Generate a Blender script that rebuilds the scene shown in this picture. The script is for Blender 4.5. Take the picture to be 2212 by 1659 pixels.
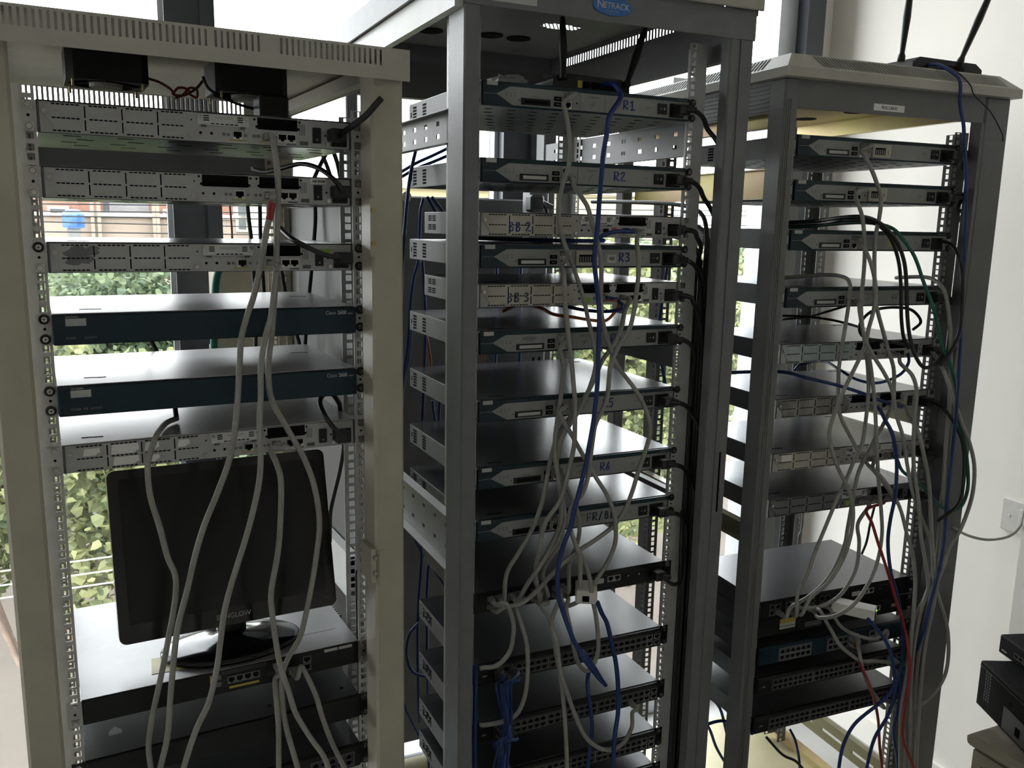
import bpy, math, random
from mathutils import Matrix, Vector
random.seed(7)
for _o in list(bpy.data.objects): bpy.data.objects.remove(_o)
scn = bpy.context.scene
col = scn.collection

# ------------------------------------------------------------ camera
IW, IH = 2212.0, 1659.0
FPX, PITCH, ROLL, EYE = 1880.0, math.radians(10.42), math.radians(1.12), 1.60
FW = Vector((0, math.cos(PITCH), -math.sin(PITCH)))
_up = Vector((0, math.sin(PITCH), math.cos(PITCH))); _rt = Vector((1, 0, 0))
RT = _rt*math.cos(ROLL) + _up*math.sin(ROLL)
UP = _up*math.cos(ROLL) - _rt*math.sin(ROLL)
CAM = Vector((0, 0, EYE))
cd = bpy.data.cameras.new('camera'); cam = bpy.data.objects.new('camera', cd); col.objects.link(cam)
cd.sensor_width = 36; cd.lens = FPX/IW*36; cd.clip_start = .05; cd.clip_end = 300
R3 = Matrix((RT, UP, -FW)).transposed()
cam.matrix_world = Matrix.Translation(CAM) @ R3.to_4x4()
scn.camera = cam

# ------------------------------------------------------------ sky, lamps, exposure
SKY, LAMP = 8.6, 0.0
w = bpy.data.worlds.new('overcast_sky'); scn.world = w; w.use_nodes = True
nt = w.node_tree; bg = nt.nodes['Background']; bg.inputs['Strength'].default_value = SKY
tc = nt.nodes.new('ShaderNodeTexCoord'); sp = nt.nodes.new('ShaderNodeSeparateXYZ'); cr = nt.nodes.new('ShaderNodeValToRGB')
nt.links.new(tc.outputs['Generated'], sp.inputs[0]); nt.links.new(sp.outputs['Z'], cr.inputs[0]); nt.links.new(cr.outputs[0], bg.inputs[0])
cr.color_ramp.elements[0].color = (.98, .98, .98, 1); cr.color_ramp.elements[1].color = (.93, .96, 1.0, 1)
vs = scn.view_settings; vs.view_transform = 'Standard'; vs.look = 'None'; vs.gamma = 1; vs.use_curve_mapping = False; vs.exposure = 0.12

# ------------------------------------------------------------ frames of reference
H, W = .0438, .4445                       # one rack unit high, body width
RK = [(-.4618, 1.3405, 28.77), (.1358, 1.7045, 25.15), (.7840, 1.9540, 22.27)]
YAW = [math.radians(a) for _, _, a in RK]
def axes(i):
    X, Y, a = RK[i]; a = math.radians(a)
    return Vector((X, Y, 0)), Vector((math.cos(a), math.sin(a), 0)), Vector((-math.sin(a), math.cos(a), 0))
def loc(i, u, v, z):
    O, U, V = axes(i); p = O + U*u + V*v; p.z = z; return p
def ray(px, py): return FW + RT*((px-IW/2)/FPX) - UP*((py-IH/2)/FPX)
def at(i, px, py, v):                     # pixel -> point on the plane v = const of rack i
    O, U, V = axes(i); d = ray(px, py); t = ((O-CAM).dot(V)+v)/d.dot(V); return CAM + d*t
RA = math.radians(24)
S_ = Vector((math.cos(RA), math.sin(RA), 0)); T_ = Vector((-math.sin(RA), math.cos(RA), 0))
def room(s, t, z): return S_*s + T_*t + Vector((0, 0, z))
def on_t(px, py, t):
    d = ray(px, py); k = t/d.dot(T_); P = CAM + d*k; return P.dot(S_), P.z
TWIN, SWALL = 2.41, 2.209

# ------------------------------------------------------------ materials
MATS = {}
BRIGHT = ('wall_paint', 'ceiling_paint', 'tile', 'plate_white', 'hole', 'mullion', 'mullion_light', 'white', 'ground_outside', 'bark', 'brick', 'rope', 'logo_blue')
TINY = {'vent_slots', 'divider_slits', 'cover_slots', 'printed_legend', 'status_lamps', 'side_vents', 'side_holes', 'underside_slots', 'contact_pins', 'dark_stain', 'vent_holes', 'switch_mark', 'mounting_screws', 'vent_slashes', 'handwriting', 'lettering', 'peak_mark', 'lid_notch', 'printed_mark', 'pin_holes', 'groove_ribs', 'louver', 'card_bracket', 'ridge_ribs'}
def mat(name, c, rough=.5, metal=0., var=.12, scale=30., bump=0., bscale=200., spec=.5, sheet=None, trans=0., c2=None, coat=0.):
    if name not in BRIGHT: c = tuple(x*.7 for x in c); c2 = tuple(x*.7 for x in c2) if c2 else None
    m = bpy.data.materials.new(name); m.use_nodes = True; n = m.node_tree.nodes; l = m.node_tree.links
    b = n['Principled BSDF']; b.inputs['Roughness'].default_value = rough; b.inputs['Metallic'].default_value = metal
    b.inputs['Specular IOR Level'].default_value = spec
    if coat: b.inputs['Coat Weight'].default_value = coat
    if trans: b.inputs['Transmission Weight'].default_value = trans
    tx = n.new('ShaderNodeTexCoord'); no = n.new('ShaderNodeTexNoise'); no.inputs['Scale'].default_value = scale
    no.inputs['Detail'].default_value = 6; no.inputs['Roughness'].default_value = .6
    l.new(tx.outputs['Object'], no.inputs['Vector'])
    r = n.new('ShaderNodeValToRGB'); e = r.color_ramp.elements
    c2 = c2 or tuple(x*(1-var) for x in c); hi = tuple(min(1, x*(1+var*.5)) for x in c)
    e[0].position = .35; e[0].color = (*c2, 1); e[1].position = .65; e[1].color = (*hi, 1)
    l.new(no.outputs['Fac'], r.inputs[0]); l.new(r.outputs[0], b.inputs['Base Color'])
    if bump:
        n2 = n.new('ShaderNodeTexNoise'); n2.inputs['Scale'].default_value = bscale; n2.inputs['Detail'].default_value = 2
        l.new(tx.outputs['Object'], n2.inputs['Vector'])
        bp = n.new('ShaderNodeBump'); bp.inputs['Strength'].default_value = bump; bp.inputs['Distance'].default_value = .0008
        l.new(n2.outputs['Fac'], bp.inputs['Height']); l.new(bp.outputs[0], b.inputs['Normal'])
    MATS[name] = m; return m
mat('cream', (.56, .52, .415), .45, var=.10, scale=9)
mat('cream_roof', (.58, .56, .48), .5, var=.10, scale=12)
mat('post_grey', (.20, .205, .21), .42, var=.08, bump=.45, bscale=900)
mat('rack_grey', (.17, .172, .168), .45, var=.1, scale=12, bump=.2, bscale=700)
mat('panel_grey', (.20, .208, .205), .5, var=.08, scale=6)
mat('rail', (.70, .70, .68), .45, .08, var=.12, scale=25)
mat('rail_dark', (.20, .20, .19), .45, .2, var=.12, scale=25)
mat('bar_white', (.62, .62, .60), .4, var=.08, scale=15)
mat('zinc', (.66, .58, .20), .35, .35, c2=(.62, .42, .26), scale=4)
mat('olive', (.30, .28, .17), .4, .3, var=.15, scale=6)
mat('pan', (.62, .55, .36), .38, .25, c2=(.55, .50, .30), scale=4)
mat('teal', (.012, .036, .052), .42, var=.15, scale=20, spec=.28)
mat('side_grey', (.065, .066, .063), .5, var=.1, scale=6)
mat('cover_light', (.80, .80, .78), .45, var=.06, scale=20)
mat('case_black', (.008, .008, .009), .6, var=.2, spec=.15)
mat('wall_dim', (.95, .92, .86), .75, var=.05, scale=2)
mat('lid', (.13, .13, .137), .25, .45, var=.15, scale=10, bump=.06, bscale=1200)
mat('lid_mid', (.30, .295, .30), .38, .3, var=.12, scale=8)
mat('lid_black', (.045, .045, .048), .32, .25, var=.2, scale=12, bump=.06, bscale=1200)
mat('lid_sheen', (.55, .54, .55), .36, .5, var=.12, scale=8)  # paler copy of lid: the sky's reflection put into the colour
mat('panel', (.34, .34, .33), .45, .1, var=.08, scale=18)
mat('panel_dark', (.20, .205, .205), .45, .1, var=.08, scale=18)
mat('silver', (.56, .56, .55), .45, .15, var=.10, scale=14)
mat('ivory', (.60, .57, .48), .5, var=.22, scale=16)
mat('mint', (.50, .58, .55), .5, var=.12, scale=14)
mat('dirty', (.42, .41, .37), .5, c2=(.20, .195, .18), scale=22)
mat('peeled', (.30, .30, .29), .5, c2=(.62, .62, .60), scale=18)
mat('black', (.010, .010, .011), .45, var=.2, spec=.3)
mat('black_gloss', (.006, .006, .007), .12, var=.1, spec=.45)
mat('screen', (.005, .005, .006), .22, var=.1, spec=.3)
mat('rubber', (.014, .014, .015), .5, var=.2)
mat('hole', (.004, .004, .004), .8, spec=.1)
mat('chrome', (.62, .61, .58), .25, .9, var=.15)
mat('brass', (.55, .45, .22), .4, .7, var=.2)
mat('white', (.75, .75, .73), .55, var=.06)
mat('sticker', (.62, .62, .60), .5, var=.06, scale=60)
mat('yellow_label', (.62, .48, .06), .5)
mat('pale_yellow', (.50, .46, .20), .5)
mat('green_label', (.34, .62, .10), .5)
mat('red_label', (.62, .12, .08), .5)
mat('logo_blue', (.02, .13, .42), .4, var=.05)
mat('ink_blue', (.01, .035, .30), .5, var=.2, scale=200)
mat('ink_dark', (.015, .03, .12), .5, var=.2, scale=200)
mat('print_grey', (.12, .12, .12), .6)
mat('print_white', (.62, .64, .66), .5)
mat('cable_grey', (.40, .39, .36), .5, var=.14, scale=40)
mat('cable_blue', (.008, .043, .21), .42, var=.15, scale=40)
mat('cable_black', (.010, .010, .011), .45, var=.2, scale=40)
mat('cable_green', (.01, .17, .11), .45, var=.1)
mat('cable_red', (.42, .025, .03), .45, var=.1)
mat('cable_orange', (.60, .17, .04), .45, var=.15)
mat('cable_brown', (.25, .07, .05), .5)
mat('clear_plug', (.42, .42, .40), .25, var=.1)
mat('wall_paint', (.88, .845, .79), .7, var=.03, scale=2, bump=.1, bscale=60)
mat('ceiling_paint', (.80, .80, .78), .8, var=.03, scale=2)
mat('tile', (.40, .39, .37), .35, var=.08, scale=3)
mat('mullion', (.045, .05, .06), .4, .2, var=.1, scale=8)
mat('mullion_light', (.55, .58, .62), .35, .3, var=.08, scale=8)
mat('plate_white', (.70, .68, .64), .45, var=.05)
mat('cabinet_beige', (.52, .47, .38), .5, var=.1, scale=12)
mat('plastic_film', (.55, .55, .55), .15, var=.2)
mat('card_box', (.55, .50, .40), .7, var=.1, scale=14)
mat('led_green', (.1, .9, .05), .4)
b_ = MATS['led_green'].node_tree.nodes['Principled BSDF']; b_.inputs['Emission Color'].default_value = (.2, 1, .05, 1); b_.inputs['Emission Strength'].default_value = 3
mat('brick', (.26, .135, .095), .85, c2=(.21, .105, .08), scale=3)
mat('plaster', (.40, .32, .25), .85, var=.12, scale=1.5)
mat('plaster_pale', (.74, .70, .60), .85, var=.1, scale=1)
mat('plaster_yellow', (.72, .62, .36), .85, var=.1, scale=1)
mat('shutter', (.28, .27, .27), .7, var=.2, scale=4)
mat('dark_window', (.07, .08, .09), .3)
mat('tank_blue', (.05, .17, .55), .4, c2=(.22, .40, .75), scale=5)
mat('ground_outside', (.115, .095, .078), .9, var=.2, scale=.6)
mat('bark', (.18, .13, .10), .9, var=.3, scale=20)
mat('rope', (.60, .58, .50), .6)
def leaf_mat(name, a, b):
    m = bpy.data.materials.new(name); m.use_nodes = True; n = m.node_tree.nodes; l = m.node_tree.links
    out = n['Material Output']; p = n['Principled BSDF']; p.inputs['Roughness'].default_value = .55
    g = n.new('ShaderNodeNewGeometry'); r = n.new('ShaderNodeValToRGB'); e = r.color_ramp.elements
    e[0].color = (*a, 1); e[1].color = (*b, 1); l.new(g.outputs['Random Per Island'], r.inputs[0])
    tr = n.new('ShaderNodeBsdfTranslucent'); mx = n.new('ShaderNodeMixShader'); mx.inputs[0].default_value = .4
    l.new(r.outputs[0], p.inputs['Base Color']); l.new(r.outputs[0], tr.inputs['Color'])
    l.new(p.outputs[0], mx.inputs[1]); l.new(tr.outputs[0], mx.inputs[2]); l.new(mx.outputs[0], out.inputs[0])
    MATS[name] = m
leaf_mat('leaf', (.05, .08, .03), (.34, .35, .16))
leaf_mat('leaf_far', (.06, .10, .055), (.21, .26, .14))
def glass_mat():
    m = bpy.data.materials.new('window_glass'); m.use_nodes = True; n = m.node_tree.nodes; l = m.node_tree.links
    n.remove(n['Principled BSDF']); t = n.new('ShaderNodeBsdfTransparent'); g = n.new('ShaderNodeBsdfGlossy'); x = n.new('ShaderNodeMixShader')
    t.inputs[0].default_value = (.93, .95, .95, 1); g.inputs['Roughness'].default_value = .02; x.inputs[0].default_value = .06
    l.new(t.outputs[0], x.inputs[1]); l.new(g.outputs[0], x.inputs[2]); l.new(x.outputs[0], n['Material Output'].inputs[0]); MATS['window_glass'] = m
glass_mat()

# ------------------------------------------------------------ mesh building
class MB:
    def __init__(s): s.v = []; s.f = []; s.mi = []; s.cur = 0; s.sm = False
    def add(s, vs, fs):
        o = len(s.v); s.v += [tuple(x) for x in vs]
        for f in fs: s.f.append(tuple(o+k for k in f)); s.mi.append(s.cur)
        return s
    def box(s, x0, x1, y0, y1, z0, z1):
        return s.add([(x, y, z) for z in (z0, z1) for y in (y0, y1) for x in (x0, x1)],
            [(0, 2, 3, 1), (4, 5, 7, 6), (0, 1, 5, 4), (2, 6, 7, 3), (0, 4, 6, 2), (1, 3, 7, 5)])
    def cbox(s, x0, x1, y0, y1, z0, z1, c=.001):   # box with chamfered edges
        X, Y, Z = (x0, x1), (y0, y1), (z0, z1); vs = []; ix = {}
        sg = (1, -1)
        for i in (0, 1):
            for j in (0, 1):
                for k in (0, 1):
                    for a in range(3):
                        p = [X[i]+sg[i]*c, Y[j]+sg[j]*c, Z[k]+sg[k]*c]
                        p[a] = (X[i], Y[j], Z[k])[a]; ix[i, j, k, a] = len(vs); vs.append(p)
        fs = []
        for a in range(3):
            b, d = [q for q in range(3) if q != a]
            for e in (0, 1):
                q = []
                for (m, n_) in ((0, 0), (1, 0), (1, 1), (0, 1)):
                    t = [0]*3; t[a] = e; t[b] = m; t[d] = n_; q.append(ix[t[0], t[1], t[2], a])
                fs.append(q)
        for a in range(3):                    # edges along axis a
            b, d = [q for q in range(3) if q != a]
            for m in (0, 1):
                for n_ in (0, 1):
                    t0 = [0]*3; t0[b] = m; t0[d] = n_; t1 = list(t0); t1[a] = 1
                    fs.append([ix[(*t0, b)], ix[(*t1, b)], ix[(*t1, d)], ix[(*t0, d)]])
        for i in (0, 1):
            for j in (0, 1):
                for k in (0, 1): fs.append([ix[i, j, k, 0], ix[i, j, k, 1], ix[i, j, k, 2]])
        return s.add(vs, fs)
    def prism(s, pts, y0, y1):                # polygon in (x,z), extruded along y
        n = len(pts)
        return s.add([(x, y0, z) for x, z in pts]+[(x, y1, z) for x, z in pts],
            [tuple(range(n)), tuple(range(2*n-1, n-1, -1))]+[(k, (k+1) % n, n+(k+1) % n, n+k) for k in range(n)])
    def cyl(s, c, ax, r, h, n=14, r2=None):   # from c along unit axis
        ax = Vector(ax).normalized(); a = ax.orthogonal().normalized(); b = ax.cross(a); c = Vector(c); r2 = r if r2 is None else r2
        vs = [c+(a*math.cos(2*math.pi*k/n)+b*math.sin(2*math.pi*k/n))*r for k in range(n)] + [c+ax*h+(a*math.cos(2*math.pi*k/n)+b*math.sin(2*math.pi*k/n))*r2 for k in range(n)]
        return s.add(vs, [tuple(range(n-1, -1, -1)), tuple(range(n, 2*n))]+[(k, (k+1) % n, n+(k+1) % n, n+k) for k in range(n)])
    def tube(s, pts, r, n=7, rs=None, cap=True):
        pts = [Vector(p) for p in pts]; vs = []; N = len(pts); prev = None
        for i, p in enumerate(pts):
            d = (pts[min(i+1, N-1)]-pts[max(i-1, 0)])
            d = d.normalized() if d.length > 1e-9 else Vector((0, 0, 1))
            if prev is None: a = d.orthogonal().normalized()
            else:
                a = prev-d*prev.dot(d); a = a.normalized() if a.length > 1e-6 else d.orthogonal().normalized()
            prev = a; b = d.cross(a); rr = rs[i] if rs else r
            vs += [p+(a*math.cos(2*math.pi*k/n)+b*math.sin(2*math.pi*k/n))*rr for k in range(n)]
        fs = [(i*n+k, i*n+(k+1) % n, (i+1)*n+(k+1) % n, (i+1)*n+k) for i in range(N-1) for k in range(n)]
        if cap: fs += [tuple(range(n-1, -1, -1)), tuple((N-1)*n+k for k in range(n))]
        return s.add(vs, fs)
    def plate(s, a0, a1, b0, b1, holes, t, mp): # sheet with rectangular holes; mp(a,b,c) -> point
        A = sorted({a0, a1, *[h[0] for h in holes], *[h[1] for h in holes]}); B = sorted({b0, b1, *[h[2] for h in holes], *[h[3] for h in holes]})
        ia = {x: k for k, x in enumerate(A)}; ib = {x: k for k, x in enumerate(B)}; hole = set()
        for h in holes:
            for i in range(ia[h[0]], ia[h[1]]):
                for j in range(ib[h[2]], ib[h[3]]): hole.add((i, j))
        na, nb = len(A)-1, len(B)-1; vid = {}; vs = []; fs = []
        def V(i, j, c):
            k = (i, j, c)
            if k not in vid: vid[k] = len(vs); vs.append(mp(A[i], B[j], c*t))
            return vid[k]
        sol = lambda i, j: 0 <= i < na and 0 <= j < nb and (i, j) not in hole
        for i in range(na):
            for j in range(nb):
                if not sol(i, j): continue
                fs.append((V(i, j, 0), V(i+1, j, 0), V(i+1, j+1, 0), V(i, j+1, 0)))
                fs.append((V(i, j, 1), V(i, j+1, 1), V(i+1, j+1, 1), V(i+1, j, 1)))
                if not sol(i-1, j): fs.append((V(i, j, 0), V(i, j+1, 0), V(i, j+1, 1), V(i, j, 1)))
                if not sol(i+1, j): fs.append((V(i+1, j+1, 0), V(i+1, j, 0), V(i+1, j, 1), V(i+1, j+1, 1)))
                if not sol(i, j-1): fs.append((V(i+1, j, 0), V(i, j, 0), V(i, j, 1), V(i+1, j, 1)))
                if not sol(i, j+1): fs.append((V(i, j+1, 0), V(i+1, j+1, 0), V(i+1, j+1, 1), V(i, j+1, 1)))
        return s.add(vs, fs)
    def mesh(s, name, smooth=False):
        m = bpy.data.meshes.new(name); m.from_pydata(s.v, [], s.f); m.update()
        if any(s.mi): m.polygons.foreach_set('material_index', s.mi)
        if smooth: m.polygons.foreach_set('use_smooth', [True]*len(m.polygons))
        return m
CACHE = {}
def obj(name, mb, mats, parent=None, at_=None, smooth=False, key=None, rot=None):
    mats = [mats] if isinstance(mats, str) else mats
    if key is not None and (key, tuple(mats)) in CACHE: m = CACHE[key, tuple(mats)]
    else:
        if callable(mb): mb = mb()
        m = mb.mesh(name, smooth) if isinstance(mb, MB) else mb
        for q in mats: m.materials.append(MATS[q])
        if key is not None: CACHE[key, tuple(mats)] = m
    o = bpy.data.objects.new(name, m); col.objects.link(o)
    if parent: o.parent = parent
    if name in TINY: o['kind'] = 'stuff'
    if at_ is not None: o.location = at_
    if rot is not None: o.rotation_euler = rot
    return o
def tag(o, label, cat, group=None, kind=None):
    if label: o['label'] = label
    if cat: o['category'] = cat
    if group: o['group'] = group
    if kind: o['kind'] = kind
    return o
def thing(name, label, cat, p, rz=0, group=None):
    o = bpy.data.objects.new(name, None); col.objects.link(o); o.location = p; o.rotation_euler = (0, 0, rz); o.empty_display_size = .05
    return tag(o, label, cat, group)
def struct(name, mb, m, parent=None):
    o = obj(name, mb, m, parent)
    if not parent: o['kind'] = 'structure'
    return o
def text_mesh(s, size, th=.0003, align='LEFT', bold=0., shear=0., sx=1.):
    c = bpy.data.curves.new('t', 'FONT'); c.body = s; c.size = size; c.extrude = th; c.align_x = align; c.offset = bold; c.shear = shear; c.resolution_u = 3
    o = bpy.data.objects.new('t', c); col.objects.link(o); dg = bpy.context.evaluated_depsgraph_get(); dg.update()
    m = bpy.data.meshes.new_from_object(o.evaluated_get(dg)); bpy.data.objects.remove(o); bpy.data.curves.remove(c)
    m.transform(Matrix(((sx, 0, 0, 0), (0, 0, -1, 0), (0, 1, 0, 0), (0, 0, 0, 1)))); return m
def lettering(s, size, p, m, parent, align='LEFT', bold=0., sx=1., name='lettering'):
    return obj(name, text_mesh(s, size, align=align, bold=bold, sx=sx), m, parent, p)
GLY = {'R': [[(0, 0), (0, 1), (.4, 1), (.55, .8), (.4, .55), (.05, .5), (.6, 0)]], '1': [[(.05, .8), (.3, 1), (.3, 0)], [(.05, 0), (.6, .06)]],
 '2': [[(0, .8), (.2, 1), (.45, .9), (.45, .65), (0, .05), (.6, .05)]], '3': [[(0, .95), (.4, 1), (.45, .75), (.15, .55), (.5, .4), (.4, .05), (0, .05)]],
 '4': [[(.35, 0), (.35, 1), (0, .4), (.55, .4)]], '5': [[(.5, 1), (.1, 1), (.05, .6), (.4, .6), (.5, .3), (.3, .0), (0, .08)]],
 '6': [[(.4, 1), (.1, .6), (0, .2), (.2, 0), (.45, .15), (.4, .4), (.05, .35)]], 'F': [[(0, 0), (0, 1), (.5, 1)], [(0, .5), (.4, .5)]],
 '/': [[(0, -.1), (.4, 1.05)]], 'B': [[(0, 0), (.05, 1), (.35, .95), (.4, .7), (.1, .52), (.45, .4), (.4, .08), (0, 0)]], ' ': [], 'P': [[(0, 0), (0, 1), (.4, .95), (.4, .6), (0, .5)]]}
def handwriting(s, size, p, m, parent, r=.0014, adv=.85, gap=None):
    mb = MB(); x = 0
    for ch in s:
        for st in GLY[ch]:
            q = []
            for k, (a, b) in enumerate(st): q.append((x+a*size+random.uniform(-.03, .03)*size, 0, b*size+random.uniform(-.03, .03)*size))
            mb.tube(q, r, 5)
        x += size*(gap if (ch == ' ' and gap) else adv)
    return obj('handwriting', mb, m, parent, p)
def crom(pts, k=5):
    pts = [Vector(p) for p in pts]
    P = [pts[0]*2-pts[1]]+pts+[pts[-1]*2-pts[-2]]; out = []
    for i in range(1, len(P)-2):
        a, b, c, d = P[i-1], P[i], P[i+1], P[i+2]
        for j in range(k):
            t = j/k; out.append(.5*((2*b)+(c-a)*t+(2*a-5*b+4*c-d)*t*t+(3*b-a-3*c+d)*t**3))
    out.append(pts[-1]); return out
# ------------------------------------------------------------ the room
RZ = (0, 0, RA)
def rbox(name, x0, x1, y0, y1, z0, z1, m, parent=None):
    o = obj(name, MB().box(x0, x1, y0, y1, z0, z1), m, parent)
    if parent is None: o.rotation_euler = RZ; o['kind'] = 'structure'
    return o
S0, T0, ZC, FZ = -4.3, -4.6, 2.9, -.1
rbox('floor', S0, SWALL, T0, TWIN+.1, FZ-.1, FZ, 'tile')
rbox('ceiling', S0, SWALL, T0, TWIN+.1, ZC, ZC+.1, 'ceiling_paint')
rbox('wall_right', SWALL, SWALL+.15, T0, TWIN+.1, FZ, ZC, 'wall_paint')
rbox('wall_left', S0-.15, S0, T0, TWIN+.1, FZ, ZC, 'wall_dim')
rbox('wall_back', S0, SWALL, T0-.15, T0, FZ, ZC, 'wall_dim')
rbox('trim_1', 2.13, SWALL, .7, 1.455, FZ, ZC, 'wall_paint')          # pilaster on the right-hand wall
rbox('baseboard_right', SWALL-.012, SWALL, 1.455, TWIN, FZ, FZ+.09, 'wall_paint')
rbox('wall_window', 2.115, SWALL, TWIN-.02, TWIN+.08, FZ, ZC, 'wall_paint')
# glazed wall of tall panes between dark uprights
mull = [-3.4, -2.51, -1.62, -.715, .1775, 1.068]
for k, s in enumerate(mull):
    e = rbox('trim_%d' % (k+2), s-.058, s+.058, TWIN-.05, TWIN+.06, FZ, ZC, 'mullion')
    obj('cover_strip', MB().box(s+.022, s+.05, TWIN-.066, TWIN-.05, 0, ZC), 'mullion', e)
    obj('glazing_bead', MB().box(s-.07, s-.058, TWIN-.01, TWIN+.02, 0, ZC), 'mullion_light', e)
e = rbox('trim_8', 1.975, 2.045, TWIN-.04, TWIN+.06, FZ, ZC, 'mullion_light')  # pale metal stands in for the lit side of the corner upright
obj('cover_strip', MB().box(2.045, 2.115, TWIN-.09, TWIN+.06, 0, ZC), 'mullion', e)
edges = [S0]+mull+[2.0]
for k in range(7):
    a, b = edges[k]+.058, edges[k+1]-.058
    if k == 6: b = 1.975
    wn = bpy.data.objects.new('window_%d' % (k+1), None); col.objects.link(wn); wn.rotation_euler = RZ; wn['kind'] = 'structure'
    obj('pane', MB().box(a-.005, b+.005, TWIN, TWIN+.008, FZ+.02, ZC-.08), 'window_glass', wn)
    obj('sill_rail', MB().cbox(a, b, TWIN-.035, TWIN+.05, FZ, FZ+.06, .004), 'mullion_light', wn)
    obj('head_rail', MB().cbox(a, b, TWIN-.035, TWIN+.05, ZC-.1, ZC, .004), 'mullion', wn)
    if k == 6: obj('cross_bar', MB().box(1.60, b, TWIN-.01, TWIN+.03, 2.03, 2.06), 'mullion_light', wn)

# fluorescent fitting on the ceiling of the room
lt = thing('ceiling_light', 'white fluorescent batten fitting on the ceiling', 'lamp', room(-.2, -.9, ZC), RA)
obj('fitting', MB().cbox(-.62, .62, -.05, .05, -.05, 0, .004), 'white', lt)
mat('tube_glow', (.9, .9, .9), .4)
b_ = MATS['tube_glow'].node_tree.nodes['Principled BSDF']; b_.inputs['Emission Color'].default_value = (1, .97, .92, 1); b_.inputs['Emission Strength'].default_value = LAMP
obj('lamp_tube', MB().cyl((-.58, 0, -.068), (1, 0, 0), .016, 1.16, 12), 'tube_glow', lt)

# ------------------------------------------------------------ outside the window
g = obj('ground_outside', MB().box(-40, 50, 2.7, 90, -3.6, -3.5), 'ground_outside'); g.rotation_euler = RZ; g['kind'] = 'structure'
def rect_t(px0, py0, px1, py1, t):
    a, b = on_t(px0, py1, t), on_t(px1, py0, t); return a[0], b[0], a[1], b[1]
TB = 18.0
bl = thing('apartment_building', 'brick and plaster building across the way seen through the glass', 'building', room(0, TB, -3.5), RA)
def bbox(name, s0, s1, z0, z1, d0, d1, m, parent=bl, base=-3.5): return obj(name, MB().box(s0, s1, d0, d1, z0-base, z1-base), m, parent)
bbox('lower_wall', -4.5, 3.2, -3.5, 1.62, -.35, 3, 'plaster')
bbox('upper_wall', -4.5, 3.2, 1.62, 2.35, 0, 3, 'brick')
bbox('parapet', -4.5, 3.2, 1.58, 1.66, -.42, -.3, 'plaster_pale')
bbox('roof_slab', -4.6, 3.3, 2.35, 2.45, -.2, 3, 'plaster_pale')
for (a, b, c, d) in ((106, 446, 150, 466), (352, 452, 372, 468), (505, 440, 530, 500)):
    s0, s1, z0, z1 = rect_t(a, b, c, d, TB); f = bbox('window', s0, s1, z0, z1, -.03 if z0 > 1.6 else -.4, .02, 'plaster_pale')
    obj('pane', MB().box(s0+.05, s1-.05, -.05 if z0 > 1.6 else -.42, 0, z0+3.55, z1+3.45), 'dark_window', f)
s0, s1, z0, z1 = rect_t(238, 428, 320, 472, TB); bbox('roller_shutter', s0, s1, 1.62, 2.2, -.06, .02, 'shutter')
s0, s1, z0, z1 = rect_t(225, 428, 238, 472, TB); bbox('doorway', s0, s1, 1.62, 2.2, -.05, .02, 'dark_window')
for px in (200, 214, 330, 338): s0 = on_t(px, 450, TB)[0]; bbox('drain_pipe', s0-.03, s0+.03, 1.0, 2.3, -.5, -.42, 'plaster')
s0, s1, z0, z1 = rect_t(535, 400, 596, 515, TB); bbox('white_extension', s0, s1, -3.5, 2.3, -.7, -.36, 'plaster_pale')
# water tank on its stand
tk = thing('water_tank', 'blue plastic roof water tank on a dark stand before the brick building', 'tank', room(on_t(158, 470, 15)[0], 15, -3.5), RA)
zt0, zt1 = on_t(158, 493, 15)[1]+3.5, on_t(158, 452, 15)[1]+3.5
mb = MB(); n = 18; prof = [(.13, zt0), (.155, zt0+.02), (.155, zt1-.09), (.16, zt1-.08), (.13, zt1-.03), (.06, zt1), (.0, zt1)]
for k in range(n):
    pass
vs = [(r*math.cos(2*math.pi*k/n), r*math.sin(2*math.pi*k/n), z) for r, z in prof for k in range(n)]
mb.add(vs, [(i*n+k, i*n+(k+1) % n, (i+1)*n+(k+1) % n, (i+1)*n+k) for i in range(len(prof)-1) for k in range(n)]+[tuple(range(n))])
obj('tank_body', mb, 'tank_blue', tk, smooth=True)
obj('stand', MB().box(-.09, .09, -.09, .09, 0, zt0), 'shutter', tk)
b2 = thing('pale_house', 'pale yellow overexposed house standing behind the trees', 'building', room(5.5, 17, -3.5), RA)
obj('wall', MB().box(-2.0, 6, 0, 3, 0, 5.75), 'plaster_yellow', b2)
obj('roof_slab', MB().box(-2.1, 6.2, -.2, 3.2, 5.75, 5.9), 'plaster_pale', b2)
for k in range(4):
    f = obj('window', MB().box(-1.9+k*1.5, -1.3+k*1.5, -.04, .02, 4.5, 5.2), 'plaster_pale', b2)
    obj('pane', MB().box(-1.85+k*1.5, -1.35+k*1.5, -.06, 0, 4.55, 5.15), 'dark_window', f)
# overhead wires
for k, (y0, y1) in enumerate(((440, 446), (456, 460), (466, 474), (478, 492), (500, 508), (432, 430))):
    a = on_t(60, y0, 8.3); b = on_t(640, y1, 8.3)
    sl = (b[1]-a[1])/(b[0]-a[0])
    p = [room(a[0]+x, 8.3, a[1]+sl*x) for x in (-6, -1, 0, 1, 2, 3, 5, 9)]
    tag(obj('overhead_wire', MB().tube(p, .006, 5), 'cable_black'), 'thin black overhead wire strung before the brick building', 'wire', 'overhead wires outside')
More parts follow.
